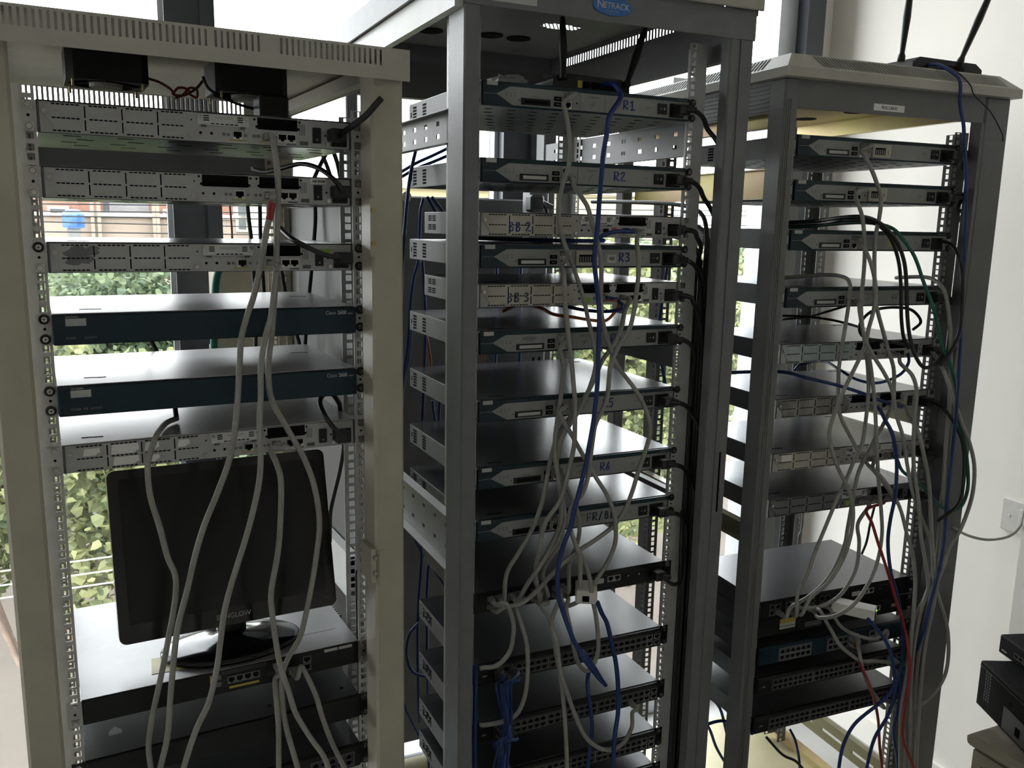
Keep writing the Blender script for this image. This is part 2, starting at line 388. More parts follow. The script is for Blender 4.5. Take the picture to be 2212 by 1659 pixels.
# railing wires and their posts
for k, z in enumerate((.425, .375, .33)):
    tag(obj('railing_wire', MB().tube([room(s, 3.2, z+.012*(s+.3)) for s in (-2.4, -1.2, 0, .17)], .0032, 6), 'rope'), 'pale railing wire stretched outside the glass', 'wire', 'railing wires outside')
for k, s in enumerate((-2.4, .17)):
    o = tag(obj('railing_post', MB().box(s-.02, s+.02, 3.18, 3.22, -3.5, .5), 'mullion'), 'dark railing post outside the glass', 'post', 'railing posts'); o.rotation_euler = RZ
# trees
def tree(label, s, t, z0, z1, blobs, nleaf, size, lm, trunk=True, group='trees outside', lean=0.):
    tr = thing('tree', label, 'tree', room(s, t, -3.5), RA, group)
    V, F = [], []; rnd = random.Random(int(s*100)+nleaf)
    tot = sum(b[3]*b[4]*b[5] for b in blobs)
    for (cx, cy, cz, rx, ry, rz) in blobs:
        for q in range(int(nleaf*rx*ry*rz/tot)):
            d = Vector((rnd.gauss(0, 1), rnd.gauss(0, 1), rnd.gauss(0, 1))).normalized()*(rnd.random()**.45)
            c = Vector((cx+d.x*rx, cy+d.y*ry, cz+d.z*rz+3.5))
            a = Vector((rnd.gauss(0, 1), rnd.gauss(0, 1), rnd.gauss(0, .6))).normalized(); b = a.orthogonal(); b.rotate(Matrix.Rotation(rnd.random()*6.28, 3, a)); nn = a.cross(b)
            L = size*rnd.uniform(.6, 1.25); o = len(V)
            V += [c-a*L*.42, c-a*L*.34+b*L*.34+nn*L*.08, c+a*L*.12+b*L*.36+nn*L*.1, c+a*L*.58-nn*L*.06, c+a*L*.12-b*L*.36+nn*L*.1, c-a*L*.34-b*L*.34+nn*L*.08]
            F += [(o, o+1, o+2, o+3), (o, o+3, o+4, o+5)]
    m = bpy.data.meshes.new('crown'); m.from_pydata(V, [], F); m.update()
    c = obj('crown', m, lm, tr); c['kind'] = 'stuff'
    if trunk:
        zt = max(b[2] for b in blobs)+3.5
        mb = MB(); mb.tube(crom([(0, 0, 0), (.05+lean*.4, .03, zt*.4), (lean, 0, zt*.75), (lean+.08, .02, zt)]), .045, 8, rs=None); obj('trunk', mb, 'bark', tr, smooth=True)
        for k, b in enumerate(blobs):
            obj('branch', MB().tube(crom([(lean*.8, 0, zt*.55), (b[0]*.5+lean*.5, b[1]*.5, (zt*.6+b[2]+3.5)*.5), (b[0], b[1], b[2]+3.5)]), .016, 6), 'bark', tr, smooth=True)
    return tr
tree('leafy vine-like tree just outside the glass behind the railing wires', -.45, 5.0, 0, 0, [(0, 0, .35, .75, .35, .42), (-.45, .1, -.05, .5, .35, .4), (.25, 0, -.2, .45, .35, .38), (.55, .1, .55, .5, .3, .35), (-.2, .1, .75, .6, .3, .3), (-.6, .3, .6, .5, .3, .4)], 8500, .058, 'leaf', lean=-.1)
tree('bushy green tree seen between the grey racks', 3.1, 5.8, 0, 0, [(0, 0, .9, .9, .6, .7), (-.6, .2, .2, .8, .6, .7), (.6, .1, .1, .9, .6, .8), (.1, 0, -.5, .9, .5, .5), (1.3, .3, .8, .8, .5, .8), (-1.2, .3, .7, .7, .5, .7)], 34000, .055, 'leaf')
for k, (s, t, zc) in enumerate(((-1.9, 12.8, .25), (.75, 10.0, .3), (3.6, 12.8, .3), (6.4, 10.1, .4), (9.8, 12.8, .4))):
    tree(['rounded tree before the brick building, beyond the blue tank', 'rounded tree before the white extension of the brick building', 'far rounded tree behind the bushy one', 'far tree before the pale yellow house', 'outermost far tree beside the pale yellow house'][k], s, t, 0, 0, [(0, 0, zc, 1.5, 1.1, 1.05), (-.9, .2, zc-.5, 1.0, .9, .8), (.9, -.1, zc-.4, 1.1, .9, .8), (0, 0, zc-1.2, 1.6, 1.0, .6), (-1.1, -.2, zc+.2, .9, .8, .7), (1.1, -.1, zc+.25, .9, .8, .7)], 38000, .07, 'leaf_far')
# ------------------------------------------------------------ racks
PU = .04445
def rail_mesh(side, z0, nU, depth, ret):
    mb = MB(); z1 = z0+nU*PU; hs = []; ws = []; rs = []
    for k in range(nU):
        for off in (.00635, .0222, .0381):
            z = z0+k*PU+off; hs.append((.2278, .2372, z-.0047, z+.0047)); ws.append((depth-.018, depth-.008, z-.005, z+.005)); rs.append((.242, .252, z-.005, z+.005))
    mb.plate(.2235, .2640, z0, z1, hs, .002, lambda a, b, c: (side*a, c, b))
    mb.plate(.0021, depth, z0, z1, ws, .002, lambda a, b, c: (side*(.2640-c), a, b))
    if ret: mb.plate(.2340, .2619, z0, z1, rs, .002, lambda a, b, c: (side*a, depth-c-.0001, b))
    return mb
def rails(root, vs, z0, nU, m, depth=.07, lean=None, ret=True):
    for v, flip in vs:
        for side in (-1, 1):
            sd = side*(-1 if flip else 1); dd = lean if (side < 0 and not flip and lean) else depth
            obj('rail', lambda: rail_mesh(sd, z0, nU, dd, ret and dd > .03), m, root, (0, v, 0), key=('rail', sd, z0, nU, dd, ret), rot=(0, 0, math.pi) if flip else None)
def slots(a0, a1, pitch, w, z0, z1):
    o = []; a = a0
    while a+w < a1: o.append((a, a+w, z0, z1)); a += pitch
    return o
def bar(root, side, u, v0, v1, z0, z1, m, holes=True, name='depth_bar', fl=.018):
    mb = MB(); hs = []
    if holes:
        v = v0+.03
        zs = (z0+(z1-z0)*.22, z0+(z1-z0)*.64)
        while v < v1-.04:
            for z in zs: hs.append((v, v+.016, z, z+.0085))
            v += .068
    mb.plate(v0, v1, z0, z1, hs, .002, lambda a, b, c: (u+side*c, a, b))
    mb.box(min(u, u+side*fl), max(u, u+side*fl), v0, v1, z1, z1+.002); mb.box(min(u, u+side*fl), max(u, u+side*fl), v0, v1, z0-.002, z0)
    return obj(name, mb, m, root)
def post(root, u0, u1, v0, v1, z1, m, c=.004, groove=0):
    p = obj('post', MB().cbox(u0, u1, v0, v1, FZ, z1, c), m, root)
    if groove:
        mb = MB()
        for k in range(groove): x = u0+(u1-u0)*(.18+.14*k); mb.box(x, x+.0025, v0-.0012, v0, .02, z1-.04)
        obj('groove_ribs', mb, m, p)
    return p
def rack(i, label):
    return thing('server_rack', label, 'rack', loc(i, 0, 0, 0), YAW[i], 'open equipment racks along the window')

# left rack: cream
LR = rack(0, 'cream open rack holding the two dark blue routers and the monitor')
for u0, u1, v0, v1 in ((-.297, -.2505, -.075, -.02), (.2305, .2825, -.075, -.02), (-.297, -.25, .61, .66), (.245, .29, .61, .66)): post(LR, u0, u1, v0, v1, 1.83, 'cream')
rails(LR, ((0, 0),), .04, 39, 'rail', .10); rails(LR, ((.60, 1),), .04, 39, 'cream', .04)
obj('roof_panel', MB().box(-.3, .288, -.09, .67, 1.856, 1.858), 'cream_roof', LR)
fs = slots(-.262, -.005, .0083, .0035, 1.832, 1.854)+slots(.0, .068, .0083, .0035, 1.832, 1.854)+slots(.09, .246, .0083, .0035, 1.832, 1.854)
obj('roof_skirt', MB().plate(-.3, .288, 1.812, 1.856, fs, .0015, lambda a, b, c: (a, -.09+c, b)), 'cream_roof', LR)
rs = slots(-.255, .20, .0095, .005, 1.826, 1.854)
obj('roof_skirt', MB().plate(-.3, .288, 1.812, 1.856, rs, .0015, lambda a, b, c: (a, .67-c, b)), 'cream_roof', LR)
for u in (-.3, .2865): obj('roof_skirt', MB().box(u, u+.0015, -.0885, .6685, 1.826, 1.856), 'cream_roof', LR)
obj('rear_header', MB().box(-.25, .245, .63, .645, 1.66, 1.812), 'panel_grey', LR)
for u in (-.29, .262): obj('side_beam', MB().box(u, u+.022, -.02, .61, 1.828, 1.85), 'cream', LR)
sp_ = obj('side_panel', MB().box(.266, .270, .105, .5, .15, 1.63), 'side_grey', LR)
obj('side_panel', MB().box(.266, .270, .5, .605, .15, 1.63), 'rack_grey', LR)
obj('panel_edge', MB().box(.258, .266, .105, .605, 1.625, 1.635), 'cream', sp_)
mb = MB()
for k in range(18): mb.box(.2625, .266, .24+k*.011, .245+k*.011, .62, .80)
obj('louver', mb, 'bar_white', sp_)
bar(LR, 1, .245, .11, .6, .89, .975, 'bar_white', False)
obj('base_pan', MB().box(-.25, .245, -.02, .61, .01, .03), 'pan', LR)
# hinge plate on the right-hand post, cable hook plate higher up
hp = obj('hinge_plate', MB().box(.222, .2305, -.077, -.03, 1.0, 1.06), 'cream', LR)
obj('hinge_leaf', MB().box(.236, .250, -.078, -.075, .995, 1.055), 'cream', hp)
for z in (1.018, 1.045): obj('bolt', MB().cyl((.228, -.077, z), (0, -1, 0), .004, .005, 6), 'chrome', hp)
kp = obj('lock_plate', MB().box(.226, .236, -.078, -.06, 1.545, 1.635), 'cream', LR)
for z in (1.565, 1.617): obj('bolt', MB().cyl((.231, -.078, z), (0, -1, 0), .004, .003, 8), 'brass', kp)

# middle rack: grey
MR = rack(1, 'tall speckled grey open rack with a blue oval badge on its header')
for u0, u1, v0, v1 in ((-.2845, -.2545, -.075, .0), (.2605, .3165, -.075, -.045), (-.2845, -.255, .70, .75), (.262, .30, .70, .75)): post(MR, u0, u1, v0, v1, 2.0, 'post_grey', .003)
obj('post_rib', MB().box(.284, .290, -.0775, -.075, .02, 1.96), 'post_grey', MR)
obj('post_slot', MB().box(.296, .300, -.0757, -.074, 1.01, 1.14), 'hole', MR)
rails(MR, ((0, 0),), .045, 43, 'rail', .06, ret=False); rails(MR, ((.55, 1),), .045, 43, 'rail', .05, ret=False)
def hex_holes(cu, cv):
    o = []
    for r in range(6):
        for c in range(9):
            if (r in (0, 5)) and c in (0, 1, 7, 8): continue
            o.append((cu+(c-4)*.0105+(r % 2)*.005, cu+(c-4)*.0105+(r % 2)*.005+.0072, cv+(r-3)*.0085, cv+(r-3)*.0085+.006))
    return o
def on_zl(i, px, py, z):
    d = ray(px, py); P = CAM+d*((z-EYE)/d.z); O, U, V = axes(i); q = P-O; return q.dot(U), q.dot(V)
ZR = 2.052
hu, hv = on_zl(1, 1203, 58, ZR)
obj('roof_panel', MB().plate(-.31, .325, -.085, .78, hex_holes(hu, hv), .0006, lambda a, b, c: (a, b, ZR+c)), 'post_grey', MR)
for px, py in ((1060, 75), (1120, 82), (930, 65)):
    q = on_zl(1, px, py, ZR); obj('fan_cutout', MB().cyl((q[0], q[1], ZR-.003), (0, 0, 1), .03, .002, 22), 'hole', MR)
obj('roof_skirt', MB().plate(-.08, .775, 2.0, 2.052, slots(.02, .70, .0125, .0065, 2.02, 2.04), .0015, lambda a, b, c: (.318-c, a, b)), 'post_grey', MR)
obj('roof_skirt', MB().box(-.31, -.305, -.083, .778, 2.0, 2.052), 'post_grey', MR)
obj('roof_skirt', MB().box(-.305, .32, .773, .778, 2.0, 2.052), 'post_grey', MR)
obj('roof_cap', MB().cbox(-.31, .325, -.09, -.083, 2.008, 2.056, .002), 'cream_roof', MR)
hd = obj('front_header', MB().box(-.2845, .3165, -.078, -.072, 1.955, 2.009), 'post_grey', MR)
obj('rear_header', MB().box(-.255, .262, .72, .75, 1.91, 2.0), 'rack_grey', MR)
obj('side_beam', MB().box(-.3, -.285, -.07, .75, 1.95, 2.0), 'bar_white', MR)  # white stands in for daylight falling on this side's beam
obj('side_beam', MB().box(.29, .31, -.045, .72, 1.925, 2.0), 'post_grey', MR)
q = at(1, 1324, 14, -.08); ul = (q-loc(1, 0, 0, 0)).dot(axes(1)[1]); zl = q.z
bd = obj('badge', MB().add([(ul+.040*math.cos(2*math.pi*k/32), -.0785-.0015*(j), zl+.0155*math.sin(2*math.pi*k/32)) for j in (0, 1) for k in range(32)], [tuple(range(32)), tuple(range(32, 64))]+[(k, (k+1) % 32, 32+(k+1) % 32, 32+k) for k in range(32)]), 'logo_blue', MR)
lettering('N', .019, (ul-.033, -.0803, zl-.0045), 'print_white', bd, bold=.0003)
lettering('ETRACK', .0142, (ul-.0192, -.0803, zl-.0038), 'print_white', bd, bold=.0002)
lettering('www.netrack.com', .0038, (ul-.016, -.0803, zl-.0095), 'print_white', bd)
q = at(1, 1115, 3, -.08); ul = (q-loc(1, 0, 0, 0)).dot(axes(1)[1])
obj('paper_label', MB().box(ul-.045, ul+.04, -.0786, -.078, q.z-.003, q.z+.02), 'sticker', MR)
bar(MR, -1, -.262, .0, .70, 1.742, 1.797, 'post_grey', True); bar(MR, 1, .266, .06, .70, 1.748, 1.812, 'post_grey', True)
bar(MR, -1, -.266, .0, .70, .945, 1.05, 'bar_white', True, fl=.02)
bar(MR, 1, .268, .06, .70, .96, 1.02, 'rack_grey', True); bar(MR, 1, .268, .06, .70, 1.30, 1.345, 'rack_grey', False)
dr = obj('rear_door', MB().cbox(-.30, .30, .79, .81, .06, 1.668, .004), 'panel_grey', MR)
q = at(1, 877, 425, .79); ul = (q-loc(1, 0, 0, 0)).dot(axes(1)[1]); obj('lock', MB().cyl((ul, .79, q.z), (0, -1, 0), .014, .004, 18), 'chrome', dr)
obj('base_pan', MB().box(-.29, .31, -.05, .76, .01, .03), 'pan', MR)
obj('base_channel', MB().box(.272, .31, -.045, .70, .03, .055), 'olive', MR)
bar(MR, 1, .268, .06, .70, .15, .20, 'olive', True)

# right rack: dark grey posts, cream slanted cap
RR = rack(2, 'grey open rack with a cream slotted cap beside the white wall')
for u0, u1, v0, v1, g_ in ((-.305, -.272, -.06, -.01, 3), (.24, .312, -.06, -.02, 0), (-.30, -.27, .58, .62, 0), (.25, .29, .58, .62, 0)): post(RR, u0, u1, v0, v1, 1.893, 'rack_grey', .003, g_)
obj('post_inner', MB().box(.231, .24, -.0595, -.053, .02, 1.838), 'rack_grey', RR)
rails(RR, ((0, 0),), .045, 40, 'rail_dark', .06, .022, False); rails(RR, ((.48, 1),), .045, 40, 'rail_dark', .05)
u0, u1, v0, v1, za, zb, zc, ins = -.318, .322, -.078, .63, 1.893, 1.911, 1.942, .034
V = [(u0, v0, za), (u1, v0, za), (u1, v1, za), (u0, v1, za), (u0, v0, zb), (u1, v0, zb), (u1, v1, zb), (u0, v1, zb), (u0+ins, v0+ins, zc), (u1-ins, v0+ins, zc), (u1-ins, v1-ins, zc), (u0+ins, v1-ins, zc)]
cp = obj('roof_cap', MB().add(V, [(3, 2, 1, 0), (0, 1, 5, 4), (1, 2, 6, 5), (2, 3, 7, 6), (3, 0, 4, 7), (4, 5, 9, 8), (5, 6, 10, 9), (6, 7, 11, 10), (7, 4, 8, 11), (8, 9, 10, 11)]), 'cream_roof', RR)
mb = MB()
def skewslot(p, q, wv, nrm):
    p, q, wv, nrm = map(Vector, (p, q, wv, nrm)); o = nrm*.0006; mb.add([p+o, p+wv+o, q+wv+o, q+o], [(0, 1, 2, 3)])
nf = Vector((0, -(zc-zb), ins)).normalized(); nl = Vector((-(zc-zb), 0, ins)).normalized()
for k in range(58):
    x = -.235+k*.0088; skewslot((x, v0+ins*.9, zb+(zc-zb)*.9), (x+.008, v0+ins*.12, zb+(zc-zb)*.12), (.0044, 0, 0), nf)
obj('vent_slots', mb, 'side_grey', cp); mb = MB()
for k in range(48):
    y = .005+k*.0118; skewslot((u0+ins*.9, y+.008, zb+(zc-zb)*.9), (u0+ins*.12, y, zb+(zc-zb)*.12), (0, .0050, 0), nl)
obj('vent_slots', mb, 'hole', cp)
hd = obj('front_header', MB().box(-.272, .24, -.056, -.05, 1.838, 1.893), 'rack_grey', RR)
st = obj('label_strip', MB().box(-.075, .008, -.0566, -.056, 1.8455, 1.859), 'white', RR)
lettering('MUX CAB 01', .0095, (-.055, -.0569, 1.849), 'print_grey', st, sx=.8)
mb = MB().box(-.30, -.295, -.01, .58, 1.83, 1.893)
for k in range(7): mb.box(-.303, -.30, -.01, .58, 1.834+k*.0085, 1.838+k*.0085)
obj('ribbed_panel', mb, 'rack_grey', RR)
pl = obj('top_plate', MB().box(-.268, .25, -.045, .57, 1.886, 1.890), 'zinc', RR)
for px, py in ((1738, 258), (1850, 243)): q = on_zl(2, px, py, 1.885); obj('plate_hole', MB().cyl((q[0], q[1], 1.8852), (0, 0, 1), .03, .0008, 22), 'hole', pl)
obj('top_beam', MB().box(.25, .264, .0, .57, 1.850, 1.886), 'zinc', RR)
bar(RR, -1, -.268, -.008, .57, 1.806, 1.832, 'zinc', False, fl=.02)
bar(RR, -1, -.268, -.008, .57, 1.663, 1.72, 'zinc', False, fl=.02)
bar(RR, -1, -.268, -.008, .57, .915, .955, 'olive', False, fl=.02)
bar(RR, 1, .266, .07, .57, 1.13, 1.17, 'olive', False)
for u in (.245,): obj('side_bracket', MB().cbox(.246, .262, -.03, .02, 1.075, 1.13, .002), 'rack_grey', RR)
obj('base_pan', MB().box(-.29, .30, -.05, .63, .01, .03), 'pan', RR)
obj('base_channel', MB().box(.268, .30, -.045, .60, .03, .05), 'zinc', RR)
obj('depth_bar', MB().plate(.06, .56, .135, .195, [(.09+.12*k, .17+.12*k, .160, .170) for k in range(4)], .003, lambda a, b, c: (.272+c, a, b)).box(.272, .29, .06, .56, .195, .198), 'olive', RR)
for u in (-.1, .14): obj('pan_hole', MB().cyl((u, .30, .0295), (0, 0, 1), .022, .001, 20), 'panel_dark', RR)
# ------------------------------------------------------------ rack-mounted equipment
def fU(f): return -W/2+f*W
def device(name, label, cat, i, ztop, group=None): return thing(name, label, cat, loc(i, 0, 0, ztop-H), YAW[i], group)
def fbox(root, name, f0, f1, g0, g1, m, d=.001, base=0., key=None):
    return obj(name, MB().box(fU(f0), fU(f1), base-d, base, g0*H, g1*H), m, root)
def screw(parent, u, v, z, washer=True):
    def mk():
        mb = MB()
        if washer: mb.cyl((0, 0, 0), (0, -1, 0), .0074, .0022, 16)
        else: mb.box(-.0055, .0055, -.002, 0, -.0055, .0055)
        mb.cur = 1; mb.cyl((0, -.0021, 0), (0, -1, 0), .0047, .0022, 14, .0038); mb.cur = 0; mb.box(-.0026, .0026, -.00445, -.0042, -.0005, .0005); mb.box(-.0005, .0005, -.0045, -.0042, -.0026, .0026); return mb
    return obj('screw', mk, ['rubber' if washer else 'chrome', 'chrome'], parent, (u, v, z), key=('screw', washer))
def ears(root, m='rail', washers=(1, 1, 1, 1), wide=.0425):
    k = 0
    for s in (-1, 1):
        e = obj('ear', lambda: MB().box(.2222, .2425, -.0022, -.0002, .0008, wide).box(.2222, .2231, -.0002, .05, .004, .040), m, root, key=('ear', wide), rot=None) if s > 0 else \
            obj('ear', lambda: MB().box(-.2425, -.2222, -.0022, -.0002, .0008, wide).box(-.2231, -.2222, -.0002, .05, .004, .040), m, root, key=('earL', wide))
        obj('ear_hole', lambda: MB().cyl((0, -.0022, 0), (0, -1, 0), .002, .0003, 10), 'hole', e, (s*.2325, 0, .022), key='earhole')
        for z in (.0075, .0362): screw(e, s*.2325, -.0022, z, washers[k]); k += 1
PORTS = []
def port(parent, u, z, up=False, m=('chrome', 'hole'), w=.0150, h=.0128, base=0.):
    def mk():
        mb = MB(); s = -1 if up else 1
        mb.box(-w/2, -w/2+.0015, -.0016, 0, -h/2, h/2).box(w/2-.0015, w/2, -.0016, 0, -h/2, h/2).box(-w/2+.0015, w/2-.0015, -.0016, 0, h/2-.0014, h/2).box(-w/2+.0015, w/2-.0015, -.0016, 0, -h/2, -h/2+.0014)
        mb.cur = 1; mb.box(-w/2+.0015, w/2-.0015, -.0006, -.0001, -h/2+.0014, h/2-.0014)
        mb.cur = 0; mb.box(-w/2+.0015, -w*.18, -.0014, -.0006, s*(-h/2+.0014) if s > 0 else h/2-.0038, s*(-h/2+.0014)+.0024 if s > 0 else h/2-.0014)
        mb.box(w*.18, w/2-.0015, -.0014, -.0006, s*(-h/2+.0014) if s > 0 else h/2-.0038, s*(-h/2+.0014)+.0024 if s > 0 else h/2-.0014); return mb
    if 'category' in parent.keys(): PORTS.append([parent.location+Matrix.Rotation(parent.rotation_euler.z, 3, 'Z') @ Vector((u, base, z)), parent.rotation_euler.z, False])
    return obj('port', mk, list(m), parent, (u, base, z), key=('port', up, w, h))
def logo(root, f0, f1, g0, g1, base, dark='print_grey', words=None):
    b = fbox(root, 'badge', f0, f1, g0, g1, 'sticker', .0006, base); w = (f1-f0)*W; mb = MB()
    for c in (.28, .72): x = fU(f0)+w*c; mb.prism([(x-w*.17, (g0+.015)*H), (x+w*.17, (g0+.015)*H), (x, (g0+(g1-g0)*.6)*H)], base-.0009, base-.0006)
    obj('peak_mark', mb, 'silver', b)
    if words: lettering(words, .0048, (fU(f0), base-.0003, (g1+.03)*H), 'print_white', b, sx=.62)
def tick(lid, u, v, z, L=.03, d=1):
    obj('lid_notch', MB().box(u, u+L*.5, v, v+.0018, z, z+.0006).box(u+L*.5, u+L, v-.002*d, v-.002*d+.0018, z, z+.0006), 'hole', lid)
def grille(root, side, v0, rows, cols, pz, pv, z0, sw, sh, name='side_vents', m='hole'):
    mb = MB(); x = side*W/2
    for r in range(rows):
        for c in range(cols): mb.box(min(x, x+side*.0006), max(x, x+side*.0006), v0+c*pv, v0+c*pv+sw, z0+r*pz, z0+r*pz+sh)
    return obj(name, mb, m, root)

def router(i, ztop, label, hand=None, module=False, card=False, under=False, ink='ink_blue', lid='lid', panel='panel', chassis='panel_grey', handf=.71, sticker=None, scribble=False, smear=False, wash=(1, 1, 1, 1), depth=.40):
    r = device('router', label, 'router', i, ztop, 'teal-nosed routers')
    ch = obj('chassis', MB().cbox(-W/2, W/2, .0, depth, 0, H-.0012, .0008), chassis, r)
    ld = obj('lid', MB().box(-W/2+.0004, W/2-.0004, -.001, depth-.002, H-.0012, H), lid, r)
    tick(ld, -.19, .02, H); tick(ld, .165, depth-.05, H)
    bz = obj('bezel', MB().cbox(-W/2, W/2, -.009, -.0, 0, H-.0012, .0012), 'teal', r)
    B = -.009
    pn = obj('front_panel', MB().prism([(fU(.058), .48*H), (fU(.118), .80*H), (fU(.990), .80*H), (fU(.990), .075*H), (fU(.13), .075*H)], B-.0012, B), panel, r)
    P = B-.0012
    obj('ridge_line', MB().box(fU(.004), fU(.06), B-.0006, B, .465*H, .485*H), panel, bz)
    logo(r, .018, .064, .80, .97, B)
    mb = MB()
    for k in range(3):
        mb.box(fU(.098+.019*k), fU(.107+.019*k), P-.0003, P, .54*H, .56*H); mb.box(fU(.1+.019*k), fU(.105+.019*k), P-.0003, P, .42*H, .47*H)
    mb.box(fU(.21), fU(.25), P-.0002, P, .475*H, .49*H); obj('printed_legend', mb, 'print_grey', pn)
    obj('status_lamp', MB().cyl((fU(.158), P, .30*H), (0, -1, 0), .0016, .0006, 8), 'print_grey', pn)
    cs = obj('card_slot', MB().box(fU(.168), fU(.300), P-.0014, P, .13*H, .40*H), 'black', r)
    obj('slot_mouth', MB().box(fU(.182), fU(.290), P-.0017, P-.0014, .19*H, .33*H), 'sticker' if card else 'hole', cs)
    for g0 in (.14, .37): 
        us = obj('usb_port', MB().box(fU(.318), fU(.352), P-.001, P, (g0+.02)*H, (g0+.19)*H), 'hole', r); obj('tongue', MB().box(fU(.326), fU(.345), P-.0013, P-.001, (g0+.08)*H, (g0+.13)*H), 'print_grey', us)
    port(r, fU(.382), .25*H, base=P); port(r, fU(.382), .62*H, True, base=P)
    cv = obj('cover_plate', MB().box(fU(.440), fU(.560), P-.001, P, .08*H, .79*H), panel, r)
    if module:
        md = obj('module_card', MB().cbox(fU(.442), fU(.556), P-.004, P-.001, .12*H, .76*H, .0006), 'ivory', r)
        obj('module_window', MB().box(fU(.456), fU(.520), P-.0045, P-.004, .25*H, .58*H), 'hole', md)
        mb = MB()
        for k in range(5): mb.box(fU(.46+.012*k), fU(.466+.012*k), P-.0048, P-.0045, .27*H, .5*H)
        obj('contact_pins', mb, 'panel', md); screw_dot(md, fU(.54), P-.004, .40*H)
    else:
        obj('printed_mark', MB().tube([(fU(.495), P-.0012, .22*H), (fU(.502), P-.0012, .36*H), (fU(.510), P-.0012, .48*H)], .0005, 4).tube([(fU(.49), P-.0012, .36*H), (fU(.513), P-.0012, .38*H)], .0005, 4), 'print_grey', cv)
    mb = MB().box(fU(.472), fU(.535), P-.0013, P-.001, .66*H, .675*H).box(fU(.48), fU(.528), P-.0013, P-.001, .62*H, .635*H); obj('printed_legend', mb, 'print_grey', cv)
    obj('seam', MB().box(fU(.5615), fU(.5625), P-.0002, P, .1*H, .78*H), 'print_grey', pn)
    obj('thumb_hole', MB().cyl((fU(.425), P, .36*H), (0, -1, 0), .0016, .0004, 8), 'hole', pn)
    mb = MB().box(fU(.76), fU(.985), P-.0002, P, .735*H, .75*H).box(fU(.77), fU(.795), P-.0002, P, .46*H, .475*H).box(fU(.772), fU(.792), P-.0002, P, .41*H, .425*H); obj('printed_legend', mb, 'print_grey', pn)
    sw = obj('power_switch', MB().cbox(fU(.826), fU(.874), P-.003, P, .20*H, .66*H, .0006), 'black', r)
    obj('switch_mark', MB().box(fU(.837), fU(.845), P-.0033, P-.003, .42*H, .45*H).box(fU(.856), fU(.862), P-.0033, P-.003, .38*H, .48*H), 'print_white', sw)
    obj('power_inlet', MB().cbox(fU(.888), fU(.962), P-.003, P, .10*H, .70*H, .0006), 'black', r)
    obj('series_print', MB().box(fU(.93), fU(.985), B-.0003, B, .86*H, .92*H), 'print_grey', bz)
    if hand: handwriting(hand, .0165, (fU(handf), P-.0004, .28*H), ink, pn)
    if sticker: st = obj('paper_label', MB().box(fU(.60), fU(.648), P-.0004, P, .22*H, .58*H), sticker, r)
    if sticker == 'sticker': obj('barcode', MB().box(fU(.612), fU(.638), P-.0006, P-.0004, .34*H, .48*H), 'panel_dark', st)
    if scribble: handwriting('6R', .012, (fU(.66), P-.0004, .35*H), 'print_grey', pn, r=.0006)
    if smear: obj('torn_label', MB().prism([(fU(.19), .55*H), (fU(.25), .52*H), (fU(.27), .66*H), (fU(.24), .72*H), (fU(.20), .70*H)], P-.0003, P), 'panel_dark', pn)
    for v0 in (.06, .29, .352): grille(r, -1, v0, 5, 3, .0065, .0075, .006, .006, .0042)
    mb = MB()
    for v in (.383,): mb.box(-W/2-.0006, -W/2, v, v+.004, .016, .026); mb.box(-W/2-.0006, -W/2, v-.012, v-.009, .004, .007); mb.box(-W/2-.0006, -W/2, v-.012, v-.009, .034, .037)
    obj('side_holes', mb, 'hole', r)
    if under:
        mb = MB(); rn = random.Random(int(ztop*1000))
        for a in range(9):
            for b in range(7): mb.box(-.2+a*.046+(b % 2)*.02, -.2+a*.046+(b % 2)*.02+.014, .03+b*.05, .036+b*.05, -.0005, 0)
        obj('underside_slots', mb, 'hole', r)
    ears(r, 'rail', wash); return r
def screw_dot(parent, u, v, z, r=.0028): return obj('thumb_screw', MB().cyl((u, v, z), (0, -1, 0), r, .003, 12), 'chrome', parent)

